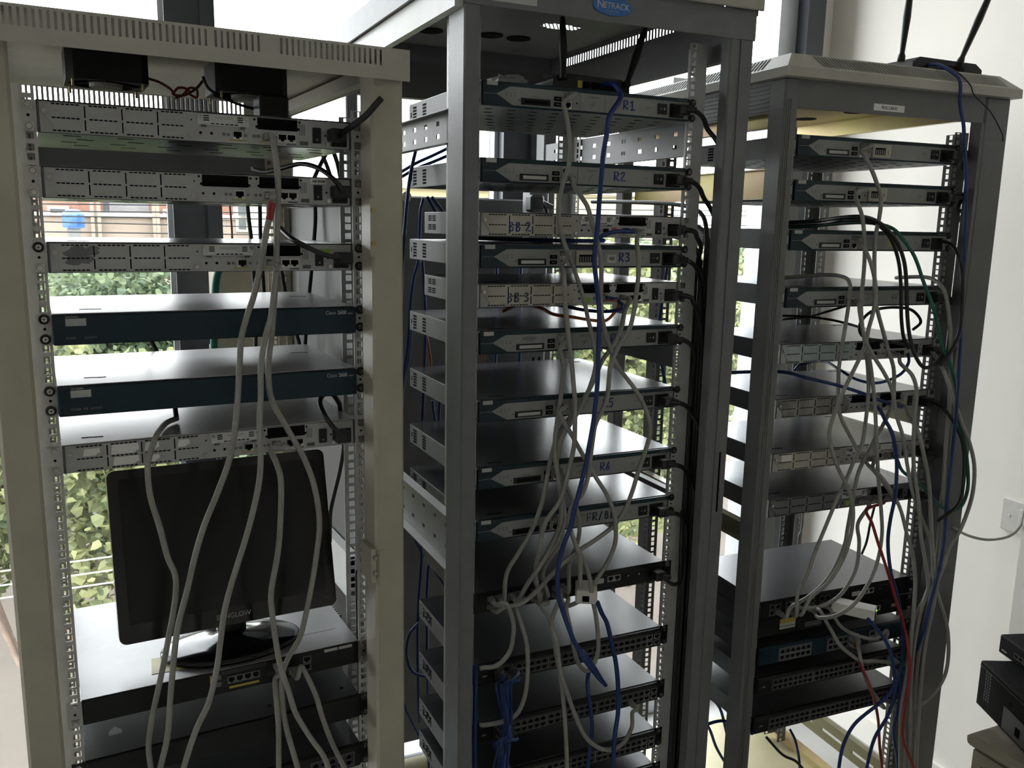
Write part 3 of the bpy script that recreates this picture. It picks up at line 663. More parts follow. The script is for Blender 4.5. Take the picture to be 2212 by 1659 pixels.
def modular(i, ztop, label, plate='silver', body='silver', wic1=True, hand=None, ink='ink_blue', smear=None, green=None, lid='lid', chassis='lid', wic2=False, under=False, ears_m='rail', wash=(0, 0, 0, 0), depth=.30, aim=False, torn=False, red=False, square=False):
    r = device('modular_router', label, 'router', i, ztop, 'modular routers with slotted blank plates')
    obj('chassis', MB().cbox(-W/2, W/2, .0, depth, 0, H-.0012, .0008), chassis, r)
    ld = obj('lid', MB().box(-W/2, W/2, -.0008, depth-.002, H-.0012, H), lid, r)
    tick(ld, -.195, .035, H); tick(ld, .165, depth-.03, H)
    fp = obj('rear_panel', MB().box(fU(.008), fU(.992), -.001, 0, .02*H, .95*H), body, r)
    P = -.001
    bp = obj('blank_plate', MB().prism([(fU(.012), .93*H), (fU(.435), .93*H), (fU(.462), .60*H), (fU(.462), .05*H), (fU(.05), .05*H), (fU(.045), .26*H), (fU(.012), .62*H)], P-.0014, P), plate, r)
    Q = P-.0014; mb = MB(); cells = ((.035, .128), (.140, .236), (.247, .342), (.353, .435))
    for g in (.895, .475, .085):
        for a, b in cells:
            n = 6 if b-a > .085 else 5
            for k in range(n): x = fU(a+.006+(b-a-.012)*k/n); mb.box(x, x+.0046, Q-.0004, Q, (g-.02)*H, (g+.022)*H)
    obj('vent_slots', mb, 'hole', bp)
    mb = MB()
    for f in (.134, .2415, .3475):
        for g0, g1 in ((.52, .88), (.12, .45)): mb.box(fU(f)-.0009, fU(f)+.0009, Q-.0004, Q, g0*H, g1*H)
    obj('divider_slits', mb, 'hole', bp)
    screw_dot(bp, fU(.022), Q, .66*H, .0033); screw_dot(bp, fU(.447), Q, .17*H, .0033)
    obj('plate_hole', MB().cyl((fU(.452), P, .70*H), (0, -1, 0), .0012, .0018, 8), 'hole', bp)
    if hand: handwriting(hand, .0165, (fU(.134), Q-.0004, .22*H), ink, bp, gap=.35)
    if smear:
        mb = MB(); rn = random.Random(5)
        for k in range(16):
            x, z = fU(.092)+rn.gauss(0, .007), H*(.36+.03*k+rn.gauss(0, .03)) ; q = [(x+rn.uniform(.006, .012)*math.cos(2*math.pi*j/7), max(.1*H, min(.88*H, z+rn.uniform(.003, .006)*math.sin(2*math.pi*j/7)))) for j in range(7)]
            mb.prism(q, Q-.0002-.000005*k, Q)
        obj('dark_stain', mb, 'panel_dark', bp)
    if torn:
        for (a, b, c, d) in ((.06, .115, .55, .8), (.145, .235, .53, .86), (.15, .235, .13, .42), (.25, .30, .55, .84), (.26, .30, .14, .38), (.357, .40, .56, .82)):
            obj('torn_sticker', MB().prism([(fU(a), c*H), (fU(b)-.008, c*H), (fU(b)-.005, (c+.07)*H), (fU(b)-.001, (c+.10)*H), (fU(b)-.002, d*H), (fU(a)+.002, d*H)], Q-.0003, Q), 'white', bp)
    if square: obj('clean_patch', MB().box(fU(.058), fU(.122), Q-.0004, Q, .53*H, .86*H), 'white', bp)
    def wic(f0, f1, cover):
        if not cover:
            s_ = obj('card_bay', MB().box(fU(f0), fU(f1), P-.0012, P, .54*H, .93*H).box(fU(f0)-.003, fU(f1)+.003, P-.0012, P, .58*H, .66*H), 'hole', r)
            for f in (f0-.01, f1+.008): obj('bay_hole', MB().cyl((fU(f), P, .86*H), (0, -1, 0), .0018, .0006, 10), 'hole', s_)
            return
        c = obj('card_cover', MB().cbox(fU(f0-.008), fU(f1+.008), P-.003, P, .56*H, .93*H, .0005), 'cover_light', r); m = MB()
        for e, sg in ((fU(f0+.012), 1), (fU(f1-.03), 1)):
            for k in range(3): m.box(e, e+.008, P-.0034, P-.003, (.70+.07*k)*H, (.735+.07*k)*H)
        for k in range(6): x = fU(f0+.035+.0155*k); m.box(x, x+.0048, P-.0034, P-.003, .595*H, .63*H)
        obj('cover_slots', m, 'hole', c); screw_dot(c, fU(f0-.001), P-.003, .84*H); screw_dot(c, fU(f1+.001), P-.003, .84*H)
        obj('card_bracket', MB().box(fU(f0+.004), fU(f0+.02), P-.0036, P, .50*H, .56*H).box(fU(f1-.02), fU(f1-.004), P-.0036, P, .50*H, .56*H), 'print_grey', c)
        obj('printed_legend', MB().box(fU(f0+.045), fU(f1-.045), P-.0032, P-.003, .83*H, .845*H).box(fU(f0+.05), fU(f1-.05), P-.0032, P-.003, .79*H, .805*H), 'panel', c)
    wic(.478, .630, wic1); wic(.668, .805, wic2)
    for f in (.48, .515): obj('module_hole', MB().cyl((fU(f), P, .30*H), (0, -1, 0), .002, .0006, 10), 'hole', fp)
    for f in (.600, .700, .752, .783): port(r, fU(f), .29*H, base=P)
    mb = MB()
    for f in (.555, .570, .628, .655, .670, .727): mb.box(fU(f)-.0022, fU(f)+.0022, P-.0008, P, .25*H, .34*H)
    obj('status_lamps', mb, 'panel_dark', r)
    obj('port_label', MB().box(fU(.572), fU(.628), P-.0004, P, .085*H, .15*H), 'pale_yellow', r); obj('port_label', MB().box(fU(.672), fU(.728), P-.0004, P, .085*H, .15*H), 'pale_yellow', r)
    obj('port_label', MB().box(fU(.766), fU(.80), P-.0004, P, .06*H, .11*H), 'print_grey', r); obj('id_plate', MB().box(fU(.813), fU(.842), P-.0006, P, .09*H, .22*H), 'print_grey', r)
    mb = MB()
    for k in range(4): mb.box(fU(.812+.006*k), fU(.815+.006*k), P-.0002, P, .42*H, .80*H)
    obj('printed_legend', mb, 'panel_dark', fp)
    ps = obj('power_frame', MB().box(fU(.845), fU(.988), P-.0006, P, .04*H, .90*H), body, r)
    sw = obj('power_switch', MB().cbox(fU(.858), fU(.888), P-.0036, P-.0006, .18*H, .72*H, .0006), 'black', r)
    obj('switch_mark', MB().cyl((fU(.873), P-.0036, .30*H), (0, -1, 0), .0013, .0003, 10), 'print_white', sw)
    obj('vent_hole', MB().cyl((fU(.905), P-.0006, .46*H), (0, -1, 0), .0016, .0004, 10), 'hole', ps); screw_dot(ps, fU(.912), P-.0006, .17*H, .0032)
    obj('power_inlet', MB().cbox(fU(.926), fU(.982), P-.0036, P-.0006, .10*H, .66*H, .0006), 'black', r)
    if aim: a = obj('paper_label', MB().box(fU(.848), fU(.905), P-.0011, P-.0006, .76*H, .96*H), 'white', r); lettering('AIM-VPN/BP', .0052, (fU(.853), P-.0014, .81*H), 'print_grey', a, sx=.8, bold=.0002)
    if green: obj('green_label', MB().box(fU(green[0]), fU(green[1]), P-.0008, P-.0002, green[2]*H, green[3]*H), 'green_label', r)
    if red: obj('paper_label', MB().box(fU(.632), fU(.655), P-.0006, P, .20*H, .46*H), 'red_label', r)
    for v0 in (depth-.07, depth-.045, .05):
        for z0 in (.008, .026): grille(r, -1, v0, 3, 3, .0042, .0068, z0, .0055, .0026)
    if under:
        mb = MB()
        for a in range(6):
            for b in range(4): mb.box(-.19+a*.07+(b % 2)*.02, -.19+a*.07+(b % 2)*.02+.022, .03+b*.06, .034+b*.06, -.0005, 0)
        obj('underside_slots', mb, 'hole', r)
    ears(r, ears_m, wash); return r

def plainrouter(ztop, label, words, tags):
    r = device('router', label, 'router', 0, ztop, 'dark blue smooth-fronted routers'); depth = .30
    obj('chassis', MB().cbox(-W/2, W/2, .0, depth, 0, H-.0012, .0008), 'lid', r)
    ld = obj('lid', MB().box(-W/2, W/2, -.004, depth-.002, H-.0012, H), 'lid_sheen', r); tick(ld, -.185, .05, H); tick(ld, .165, depth-.11, H)
    b = obj('bezel', MB().cbox(-W/2-.001, W/2+.001, -.012, 0, -.0012, H-.002, .0016), 'teal', r)
    logo(r, .036, .096, .60, .84, -.012, words=words)
    lettering('Cisco', .0088, (fU(.886), -.0123, .70*H), 'print_white', b, sx=.85); lettering('2600', .0088, (fU(.931), -.0123, .70*H), 'print_white', b, bold=.0002, sx=.85)
    lettering('SERIES', .003, (fU(.970), -.0123, .70*H), 'print_white', b)
    for f, t in tags: lettering(t, .0042, (fU(f), -.0123, .17*H), 'panel', b, sx=.9)
    ears(r, 'rail', (1, 1, 1, 1)); return r

def switch48(i, ztop, label, depth=.335, sfp=True):
    r = device('network_switch', label, 'switch', i, ztop, '48-port black switches')
    obj('chassis', MB().cbox(-W/2, W/2, .0, depth, 0, H-.0012, .0008), 'panel_grey' if i == 1 else 'lid_black', r)
    obj('lid', MB().box(-W/2, W/2, -.001, depth-.002, H-.0012, H), 'lid_black', r)
    b = obj('bezel', MB().cbox(-W/2, W/2, -.010, 0, 0, H-.002, .003), 'black', r); P = -.010
    obj('lid_seam', MB().box(-W/2+.003, W/2-.003, P-.0003, P, .80*H, .82*H), 'print_grey', b)
    obj('badge', MB().box(-.207, -.198, P-.0004, P, .40*H, .48*H), 'panel', b)
    for g in range(3):
        a = -.178+g*.122; e = a+.1175
        fr = obj('port_frame', MB().box(a-.002, e+.002, P-.0006, P, .735*H, .75*H).box(a-.002, e+.002, P-.0006, P, .13*H, .145*H).box(a-.002, a-.0012, P-.0006, P, .145*H, .735*H).box(e+.0012, e+.002, P-.0006, P, .145*H, .735*H), 'panel', r)
        obj('label_strip', MB().box(a, e, P-.0005, P, .41*H, .475*H), 'panel_grey', fr)
        for k in range(8):
            x = a+.0075+k*.0146
            port(r, x, .60*H, True, ('print_grey', 'hole'), .0134, .0112, P); port(r, x, .28*H, False, ('print_grey', 'hole'), .0134, .0112, P)
    if sfp:
        for x in (.190, .209):
            for z in (.60, .28): port(r, x, z*H, False, ('panel', 'hole'), .0150, .0115, P)
    mb = MB(); rn = random.Random(3)
    for k in range(46): mb.box(-W/2-.0006, -W/2, depth-.03-.06*rn.random(), 0, 0, 0) if False else None
    for a in range(9):
        for c in range(5):
            if rn.random() < .75:
                v = depth-.085+a*.0066+rn.uniform(-.001, .001); z = .012+c*.0048+(a % 2)*.002; mb.box(-W/2-.0006, -W/2, v, v+.004, z, z+.0032)
    mb.box(-W/2-.0006, -W/2, depth-.015, depth-.012, .034, .037).box(-W/2-.0006, -W/2, depth-.015, depth-.012, .012, .015)
    obj('side_vents', mb, 'hole', r)
    ears(r, 'black', (1, 1, 1, 1)); return r

def accessbox(i, ztop, label, depth=.30, lid='lid_black'):
    r = device('access_server', label, 'access server', i, ztop)
    obj('chassis', MB().cbox(-W/2, W/2, .0, depth, -.001, H-.0012, .001), 'black', r)
    obj('lid', MB().box(-W/2, W/2, -.001, depth-.002, H-.0012, H), lid, r); P = 0.
    pn = obj('front_panel', MB().box(fU(.01), fU(.99), -.0012, 0, .03*H, .93*H), 'black', r); P = -.0012
    for f in (.075, .112, .178, .213, .295, .332, .40, .437):
        for z, u in ((.60, True), (.26, False)): port(r, fU(f), z*H, u, ('panel_grey', 'hole'), .0148, .0125, P)
    for f in (.70, .737): port(r, fU(f), .55*H, False, ('silver', 'hole'), .0150, .0128, P)
    obj('serial_connector', MB().cbox(fU(.60), fU(.66), P-.004, P, .42*H, .66*H, .001), 'rail', r)
    mb = MB()
    for f in (.49, .52, .80, .86): mb.cyl((fU(f), P, .55*H), (0, -1, 0), .0022, .001, 10)
    obj('mounting_screws', mb, 'chrome', r)
    obj('printed_legend', MB().box(fU(.60), fU(.68), P-.0003, P, .75*H, .78*H).box(fU(.80), fU(.9), P-.0003, P, .72*H, .75*H), 'print_grey', pn)
    obj('power_inlet', MB().cbox(fU(.91), fU(.97), P-.003, P, .12*H, .6*H, .0006), 'black', r)
    ears(r, 'black', (0, 0, 0, 0)); return r

# ---- cream rack
modular(0, 1.755, 'silver-panelled router right under the fans of the cream rack', under=True, lid='lid')
modular(0, 1.667, 'silver-panelled router with two open black card bays and a white label strip', wic1=False, aim=True, under=True)
modular(0, 1.563, 'silver-panelled router with a dark stain on its blank plate', smear=True, green=(.872, .916, .60, .80), wash=(0, 1, 1, 1))
plainrouter(1.462, 'dark blue smooth-fronted router just below the stained silver one', 'Cisco Systems', ((.034, 'POWER'), (.088, 'ACTIVITY')))
plainrouter(1.358, 'dark blue smooth-fronted router just above the peeled-sticker one', 'Cisco Systems', ((.034, 'POWER'), (.071, 'RPS'), (.092, 'ACTIVITY')))
modular(0, 1.269, 'silver-panelled router with peeled white stickers above the monitor', torn=True, lid='lid_sheen', plate='silver')

r = device('security_appliance', 'black appliance with a pale lid carrying the monitor', 'appliance', 0, .863); P = -.0012
obj('chassis', MB().cbox(-W/2, W/2, 0, .36, 0, H-.0012, .001), 'black', r); ld = obj('lid', MB().box(-W/2, W/2, -.001, .358, H-.0012, H), 'lid_mid', r)
obj('front_panel', MB().box(fU(.01), fU(.99), P, 0, .03*H, .94*H), 'black', r)
for f in (.505, .535, .565, .595): port(r, fU(f), .52*H, False, ('panel_dark', 'hole'), .0128, .0125, P)
for g in (.34, .62): obj('usb_port', MB().box(fU(.438), fU(.468), P-.001, P, g*H, (g+.18)*H), 'panel_dark', r)
port(r, fU(.735), .34*H, False, ('panel_dark', 'hole'), .014, .0125, P)
obj('port_label', MB().box(fU(.496), fU(.606), P-.0005, P, .16*H, .25*H), 'yellow_label', r); obj('port_label', MB().box(fU(.428), fU(.434), P-.0005, P, .3*H, .85*H), 'yellow_label', r)
for z in (.66, .34): port(r, fU(.792), z*H, False, ('panel_dark', 'hole'), .014, .0125, P)
for f0, f1 in ((.862, .915), (.92, .975)): obj('paper_label', MB().box(fU(f0), fU(f1), P-.0004, P, .78*H, .90*H), 'sticker', r)
obj('paper_label', MB().box(fU(.66), fU(.71), P-.0004, P, .72*H, .78*H), 'sticker', r)
mb = MB()
for k in range(30):
    for j in range(4): mb.box(fU(.47+.0055*k), fU(.4735+.0055*k), P-.0003, P, (.78+.04*j)*H, (.80+.04*j)*H)
obj('vent_slots', mb, 'print_grey', r)
mb = MB()
for k in range(8): mb.prism([(fU(.64+.012*k), .34*H), (fU(.643+.012*k), .34*H), (fU(.649+.012*k), .48*H), (fU(.646+.012*k), .48*H)], P-.0003, P)
obj('vent_slashes', mb, 'panel_dark', r)
obj('lid_label', MB().box(.10, .15, .19, .205, H, H+.0003), 'sticker', ld); obj('lid_groove', MB().box(.06, .2, .06, .0615, H, H+.0003), 'panel_dark', ld)
ears(r, 'chrome', (0, 0, 0, 0))

r = device('blank_server', 'charcoal flat server with an arrow stamp, under the monitor appliance', 'server', 0, .7596)
obj('chassis', MB().cbox(-W/2, W/2, 0, .36, 0, H-.0012, .001), 'lid_black', r); ld = obj('lid', MB().box(-W/2, W/2, -.001, .358, H-.0012, H), 'lid_black', r)
obj('front_panel', MB().cbox(-W/2, W/2, -.006, 0, 0, H-.002, .002), 'black', r)
obj('arrow_stamp', MB().add([(-.185, .055, H+.0003), (-.165, .055, H+.0003), (-.165, .067, H+.0003), (-.175, .080, H+.0003), (-.185, .067, H+.0003)], [(0, 1, 2, 3, 4)]), 'panel_dark', ld)
for u in (.07, .2): obj('lid_screw', MB().cyl((u, .03, H), (0, 0, 1), .003, .0008, 12), 'hole', ld)
ears(r, 'black', (1, 1, 1, 1))
r = device('network_switch', 'lowest switch of the cream rack with framed port blocks', 'switch', 0, .6635)
obj('chassis', MB().cbox(-W/2, W/2, 0, .34, 0, H-.0012, .001), 'lid_black', r); obj('lid', MB().box(-W/2, W/2, -.001, .338, H-.0012, H), 'lid', r)
obj('bezel', MB().cbox(-W/2, W/2, -.008, 0, 0, H-.002, .002), 'black', r)
for a in (.02, .13):
    obj('port_frame', MB().box(a, a+.08, -.0086, -.008, .70*H, .72*H).box(a, a+.08, -.0086, -.008, .12*H, .14*H).box(a, a+.001, -.0086, -.008, .14*H, .7*H).box(a+.079, a+.08, -.0086, -.008, .14*H, .7*H), 'panel', r)
    for k in range(5):
        for z in (.56, .28): port(r, a+.009+k*.0152, z*H, z > .4, ('print_grey', 'hole'), .0134, .0112, -.008)
ears(r, 'black', (1, 1, 1, 1))

# ---- middle rack
router(1, 1.850, 'teal-nosed router marked R1 under the wifi box', hand='R1', handf=.654, under=True)
router(1, 1.717, 'teal-nosed router marked R2', hand='R2', card=True, under=True, handf=.622)
modular(1, 1.621, 'ivory-plated router marked BB 2', plate='ivory', body='silver', hand='BB 2', lid='lid', chassis='panel_grey', red=True)
router(1, 1.563, 'teal-nosed router marked R3 with a barcode label', hand='R3', module=True, card=True, sticker='sticker', handf=.664)
modular(1, 1.490, 'ivory-plated router marked BB 3 with an orange plug', plate='ivory', body='silver', wic1=False, hand='BB 3', ink='ink_dark', chassis='panel_grey', green=(.50, .535, .12, .34))
router(1, 1.403, 'teal-nosed router marked R4 with a torn label above its card slot', hand='R4', card=True, smear=True, handf=.638)
router(1, 1.272, 'teal-nosed router marked R5', hand='R5', card=True, handf=.61)
router(1, 1.140, 'teal-nosed router marked R6', hand='R6', handf=.608)
router(1, 1.035, 'teal-nosed router marked FR/BB', hand='FR/BB', ink='ink_dark', handf=.547)
accessbox(1, .884, 'black access server with many grey plugs in the middle rack')
switch48(1, .732, '48-port switch with the pale coupler hanging over its lid'); switch48(1, .602, '48-port switch under the one with the pale coupler above it')
switch48(1, .484, '48-port switch, last but one in the middle rack'); switch48(1, .397, 'bottom 48-port switch of the middle rack')
# ---- right rack
router(2, 1.7945, 'teal-nosed router with white module card, topmost under the zinc plate', module=True, card=True, under=True)
router(2, 1.703, 'teal-nosed router with white module card, second below the zinc plate', module=True, card=True, under=True)
router(2, 1.600, 'teal-nosed router with a yellowed paper label in the right rack', card=True, sticker='pale_yellow')
router(2, 1.478, 'teal-nosed router with scribbled marks in the right rack', card=True, scribble=True)
modular(2, 1.355, 'router with a pale mint blank plate in the right rack', plate='mint', wic1=False, chassis='lid_black')
modular(2, 1.233, 'router with a blotchy grey-white blank plate and green tag', plate='dirty', chassis='lid_black', wic1=False, green=(.88, .905, .62, .8))
modular(2, 1.111, 'router with a yellowed blank plate bearing one clean white square', plate='ivory', wic2=True, chassis='lid_black', square=True)
modular(2, 1.005, 'router with a plain grey blank plate feeding the red cable', plate='panel_dark', body='panel_dark', chassis='lid_black', green=(.50, .54, .12, .4))
accessbox(2, .761, 'black access server with a white adapter hanging off it', depth=.27, lid='lid')
r = device('power_supply_unit', 'black unit with a yellow and white warning label', 'power unit', 2, .7145)
obj('chassis', MB().cbox(-W/2, W/2, 0, .30, 0, H-.001, .001), 'black', r); obj('lid', MB().box(-W/2, W/2, -.001, .298, H-.001, H-.0002), 'lid_black', r)
b = obj('warning_label', MB().box(fU(.135), fU(.235), -.0006, 0, .28*H, .86*H), 'sticker', r)
obj('yellow_band', MB().box(fU(.135), fU(.235), -.0009, -.0006, .60*H, .86*H), 'yellow_label', b); obj('rule_line', MB().box(fU(.135), fU(.235), -.0009, -.0006, .42*H, .45*H), 'black', b)
obj('id_plate', MB().box(fU(.30), fU(.41), -.0006, 0, .15*H, .42*H), 'print_grey', r); obj('paper_label', MB().box(fU(.425), fU(.52), -.0006, 0, .45*H, .68*H), 'panel', r)
port(r, fU(.80), .45*H, False, ('silver', 'hole')); obj('paper_label', MB().box(fU(.90), fU(.94), -.0006, 0, .35*H, .55*H), 'pale_yellow', r); ears(r, 'black', (0, 0, 0, 0))
r = device('network_switch', 'black switch with two twelve-port blocks', 'switch', 2, .648)
obj('chassis', MB().cbox(-W/2, W/2, 0, .30, 0, H-.001, .001), 'black', r); obj('lid', MB().box(-W/2, W/2, -.001, .298, H-.001, H-.0002), 'lid_black', r)
obj('bezel', MB().cbox(-W/2, W/2, -.010, 0, 0, H-.001, .003), 'teal', r)
for a in (.13, .45, .74):
    n = 6 if a < .7 else 2; e = a+.034*n
    fr = obj('port_frame', MB().box(fU(a)-.002, fU(e)+.002, -.0108, -.010, .80*H, .83*H).box(fU(a)-.002, fU(e)+.002, -.0108, -.010, .10*H, .13*H).box(fU(a)-.002, fU(a), -.0108, -.01, .13*H, .8*H).box(fU(e), fU(e)+.002, -.0108, -.01, .13*H, .8*H).box(fU(a), fU(e), -.0106, -.01, .43*H, .5*H), 'panel', r)
    for k in range(n):
        for z in (.64, .29): port(r, fU(a+.017+.034*k), z*H, z > .5, ('panel_dark', 'hole'), .0140, .0122, -.010)
ears(r, 'black', (1, 1, 1, 1))
switch48(2, .575, '48-port switch under the twelve-port-block one', .32); switch48(2, .475, 'bottom 48-port switch of the right rack, above the zinc pan', .32)
# ------------------------------------------------------------ loose equipment
def lu(i, P): O, U, V = axes(i); q = P-O; return q.dot(U), q.dot(V), P.z
def rrect(x0, x1, z0, z1, r, n=5):
    o = []
    for cx, cz, a0 in ((x1-r, z1-r, 0), (x0+r, z1-r, 90), (x0+r, z0+r, 180), (x1-r, z0+r, 270)):
        for k in range(n+1): a = math.radians(a0+90*k/n); o.append((cx+r*math.cos(a), cz+r*math.sin(a)))
    return o
# monitor
mo = thing('monitor', 'glossy black flat monitor on an oval foot', 'monitor', loc(0, .02, .08, .863), YAW[0])
def dome(rx, ry, prof, n=40):
    mb = MB(); vs = [(rx*s*math.cos(2*math.pi*k/n), ry*s*math.sin(2*math.pi*k/n), z) for s, z in prof for k in range(n)]
    return mb.add(vs, [(i*n+k, i*n+(k+1) % n, (i+1)*n+(k+1) % n, (i+1)*n+k) for i in range(len(prof)-1) for k in range(n)]+[tuple(range(n-1, -1, -1)), tuple((len(prof)-1)*n+k for k in range(n))])
obj('foot', dome(.118, .076, [(.97, 0), (1, .003), (1, .007), (.93, .011), (.6, .015), (.3, .019), (.2, .024)]), 'black_gloss', mo, smooth=True)
obj('neck', MB().cbox(-.022, .026, .0, .03, .018, .10, .005), 'black_gloss', mo)
tl = math.radians(-14)
hd = obj('housing', MB().prism(rrect(-.1805, .1805, 0, .283, .012), 0, .032), 'black_gloss', mo, (0, -.03, .052), rot=(tl, 0, 0))
obj('screen', MB().prism(rrect(-.163, .163, .030, .268, .003), -.0008, 0), 'screen', hd)
lettering('SUNGLOW', .0115, (0, -.0008, .012), 'panel', hd, align='CENTER', bold=.0002, sx=1.0)
obj('power_button', MB().box(.160, .166, -.001, 0, .016, .018), 'print_grey', hd)
tag(obj('paper_sheet', MB().box(-.03, .02, -.02, .035, 0, .0006), 'pale_yellow', None, loc(0, -.085, .05, .8632), rot=(0, 0, YAW[0]-.1)), 'yellowed paper slip stuck under the monitor foot', 'paper')
# fans under the cream roof
def fan(u, v, label):
    f = thing('cooling_fan', label, 'fan', loc(0, u, v, 1.806), YAW[0], 'roof cooling fans'); n = 32; a = .059; r = .054; mb = MB(); sq = []; ci = []
    for k in range(n):
        t = 2*math.pi*(k+.5)/n; c, s = math.cos(t), math.sin(t); m = max(abs(c), abs(s)); sq.append((a*c/m, a*s/m)); ci.append((r*c, r*s))
    vs = [(x, y, z) for z in (0, .05) for L in (sq, ci) for x, y in L]; fs = []
    for k in range(n):
        j = (k+1) % n; fs += [(k, n+k, n+j, j), (2*n+k, 2*n+j, 3*n+j, 3*n+k), (k, j, 2*n+j, 2*n+k), (n+k, 3*n+k, 3*n+j, n+j)]
    obj('fan_frame', mb.add(vs, fs), 'black', f); obj('hub', MB().cyl((0, 0, .002), (0, 0, 1), .026, .03, 24), 'black', f)
    obj('hub_label', MB().cyl((0, 0, -.004), (0, 0, 1), .0245, .006, 24), 'ivory', f)
    for k in range(7):
        t = 2*math.pi*k/7; c, s = Vector((math.cos(t), math.sin(t), 0)), Vector((-math.sin(t), math.cos(t), 0)); A = c*.026; B = c*.050
        obj('blade', MB().add([A-s*.008+Vector((0, 0, .012)), A+s*.008+Vector((0, 0, .03)), B+s*.018+Vector((0, 0, .03)), B-s*.014+Vector((0, 0, .012))], [(0, 1, 2, 3), (3, 2, 1, 0)]), 'black', f)
    for k in range(3): t = 2*math.pi*k/3+.4; obj('strut', MB().tube([(.024*math.cos(t), .024*math.sin(t), .004), (.055*math.cos(t), .055*math.sin(t), .004)], .002, 6), 'black', f)
    for x in (-.05, .05):
        for y in (-.05, .05): obj('bolt', MB().cyl((x, y, -.01), (0, 0, 1), .002, .012, 8), 'brass', f)
    return f
fan(-.118, .20, 'black square cooling fan near the left post, under the cream roof'); fan(.102, .20, 'black square cooling fan beside the black adapter, under the cream roof')
q0 = lu(0, at(0, 556, 250, .12)); q1 = lu(0, at(0, 617, 210, .12))
tag(obj('power_adapter', MB().cbox(q0[0], q1[0], .10, .15, 1.755, q1[2], .003), 'black', None, loc(0, 0, 0, 0), rot=(0, 0, YAW[0])), 'black power adapter block standing on the top silver router', 'adapter')

def antenna(parent, p, q, r=.0072):
    p, q = Vector(p), Vector(q); pts = [p+(q-p)*t for t in (0, .06, .1, .5, .9, 1)]
    a = obj('antenna', MB().tube(pts, r, 8, rs=[r*1.1, r*1.1, r*.75, r*1.15, r*.8, r*.45]), 'black', parent, smooth=True); return a
def wifi(i, u, v, z, w, label, tips, yel):
    f = thing('wifi_router', label, 'wifi router', loc(i, u, v, z), YAW[i], 'two-antenna wifi boxes')
    mb = MB(); P = [(-w/2, 0), (w/2, 0), (w/2, .016), (w/2-.02, .028), (-w/2+.02, .030), (-w/2, .018)]; obj('casing', mb.prism(P, -.005, .11), 'black', f)
    for (a, b) in tips: k = antenna(f, a, b); 
    for k in range(4): obj('port', MB().box(-.02+.018*k, -.006+.018*k, -.0065, -.005, .006, .018), 'hole', f)
    obj('port', MB().box(-.032, -.022, -.0068, -.005, .006, .019), 'yellow_label' if yel else 'print_grey', f); return f
def offs(i, u, v, z, px, py, vv): a = lu(i, at(i, px, py, vv)); return (a[0]-u, a[1]-v, a[2]-z)
wm = (1, .018, .03, 1.850); 
wifi(*wm, .168, 'black two-antenna wifi box lying on router R1', [(offs(*wm[0:1], *wm[1:], 1217, 172, .02), offs(*wm[0:1], *wm[1:], 1215, 32, .02)), (offs(*wm[0:1], *wm[1:], 1352, 188, .02), offs(*wm[0:1], *wm[1:], 1396, 55, .02))], True)
wr = (2, .168, -.005, 1.942)
wifi(*wr, .205, 'black two-antenna wifi box lying on the cream cap', [(offs(2, *wr[1:], 1946, 133, -.008), offs(2, *wr[1:], 1972, -60, -.008)), (offs(2, *wr[1:], 2070, 143, -.008), offs(2, *wr[1:], 2160, -60, -.008))], False)
def crumple(name, label, i, u, v, z, rx, ry, rz, m, seed):
    rn = random.Random(seed); mb = MB(); n, k = 16, 9; vs = []
    for a in range(k):
        th = math.pi*.5*a/(k-1)
        for b in range(n):
            s = rn.uniform(.72, 1.12); vs.append((rx*s*math.cos(th)*math.cos(2*math.pi*b/n), ry*s*math.cos(th)*math.sin(2*math.pi*b/n), max(0, rz*s*math.sin(th))))
    mb.add(vs, [(a*n+b, a*n+(b+1) % n, (a+1)*n+(b+1) % n, (a+1)*n+b) for a in range(k-1) for b in range(n)]+[tuple(range(n-1, -1, -1))])
    o = obj(name, mb, m, None, loc(i, u, v, z), rot=(0, 0, YAW[i])); return tag(o, label, 'plastic wrap')
crumple('plastic_wrap', 'crumpled clear plastic wrap beside the wifi box on router R1', 1, -.128, .09, 1.850, .05, .04, .028, 'plastic_film', 3)
crumple('plastic_wrap', 'dark shiny plastic wrap behind the wifi box on the cream cap', 2, -.005, .12, 1.942, .055, .05, .026, 'black_gloss', 5)
# adapters
ad = thing('network_adapter', 'pale plastic network coupler hanging under the grey plugs of the access server', 'adapter', at(1, 1266, 1306, -.062), YAW[1]-.5)
obj('casing', MB().cbox(-.022, .022, 0, .06, 0, .028, .003), 'plate_white', ad); obj('port', MB().box(-.008, .006, -.001, 0, .006, .018), 'hole', ad)
pm = at(2, 1842, 1314, -.055)
ad = thing('media_converter', 'white media converter with a green lamp hanging before the access server', 'adapter', pm, YAW[2]+.65)
obj('casing', MB().cbox(-.02, .02, -.05, .045, -.012, .012, .002), 'plate_white', ad); obj('port', MB().box(-.014, .0, -.051, -.05, -.008, .006), 'hole', ad)
obj('status_lamp', MB().cyl((.008, -.05, .004), (0, -1, 0), .0018, .0012, 8), 'led_green', ad)
# power strip with plug on the back of the middle rack
q = lu(1, at(1, 1165, 470, .64))
ps = thing('power_strip', 'grey upright power strip at the back of the middle rack', 'power strip', loc(1, q[0], .64, .5), YAW[1]); obj('casing', MB().cbox(-.028, .028, 0, .05, 0, 1.19, .004), 'post_grey', ps)
for k in range(6): s_ = obj('socket', MB().cbox(-.02, .02, -.002, 0, .62+k*.09, .66+k*.09, .001), 'rack_grey', ps); obj('pin_holes', MB().box(-.012, -.006, -.0025, -.002, .63+k*.09, .65+k*.09).box(.006, .012, -.0025, -.002, .63+k*.09, .65+k*.09), 'hole', s_)
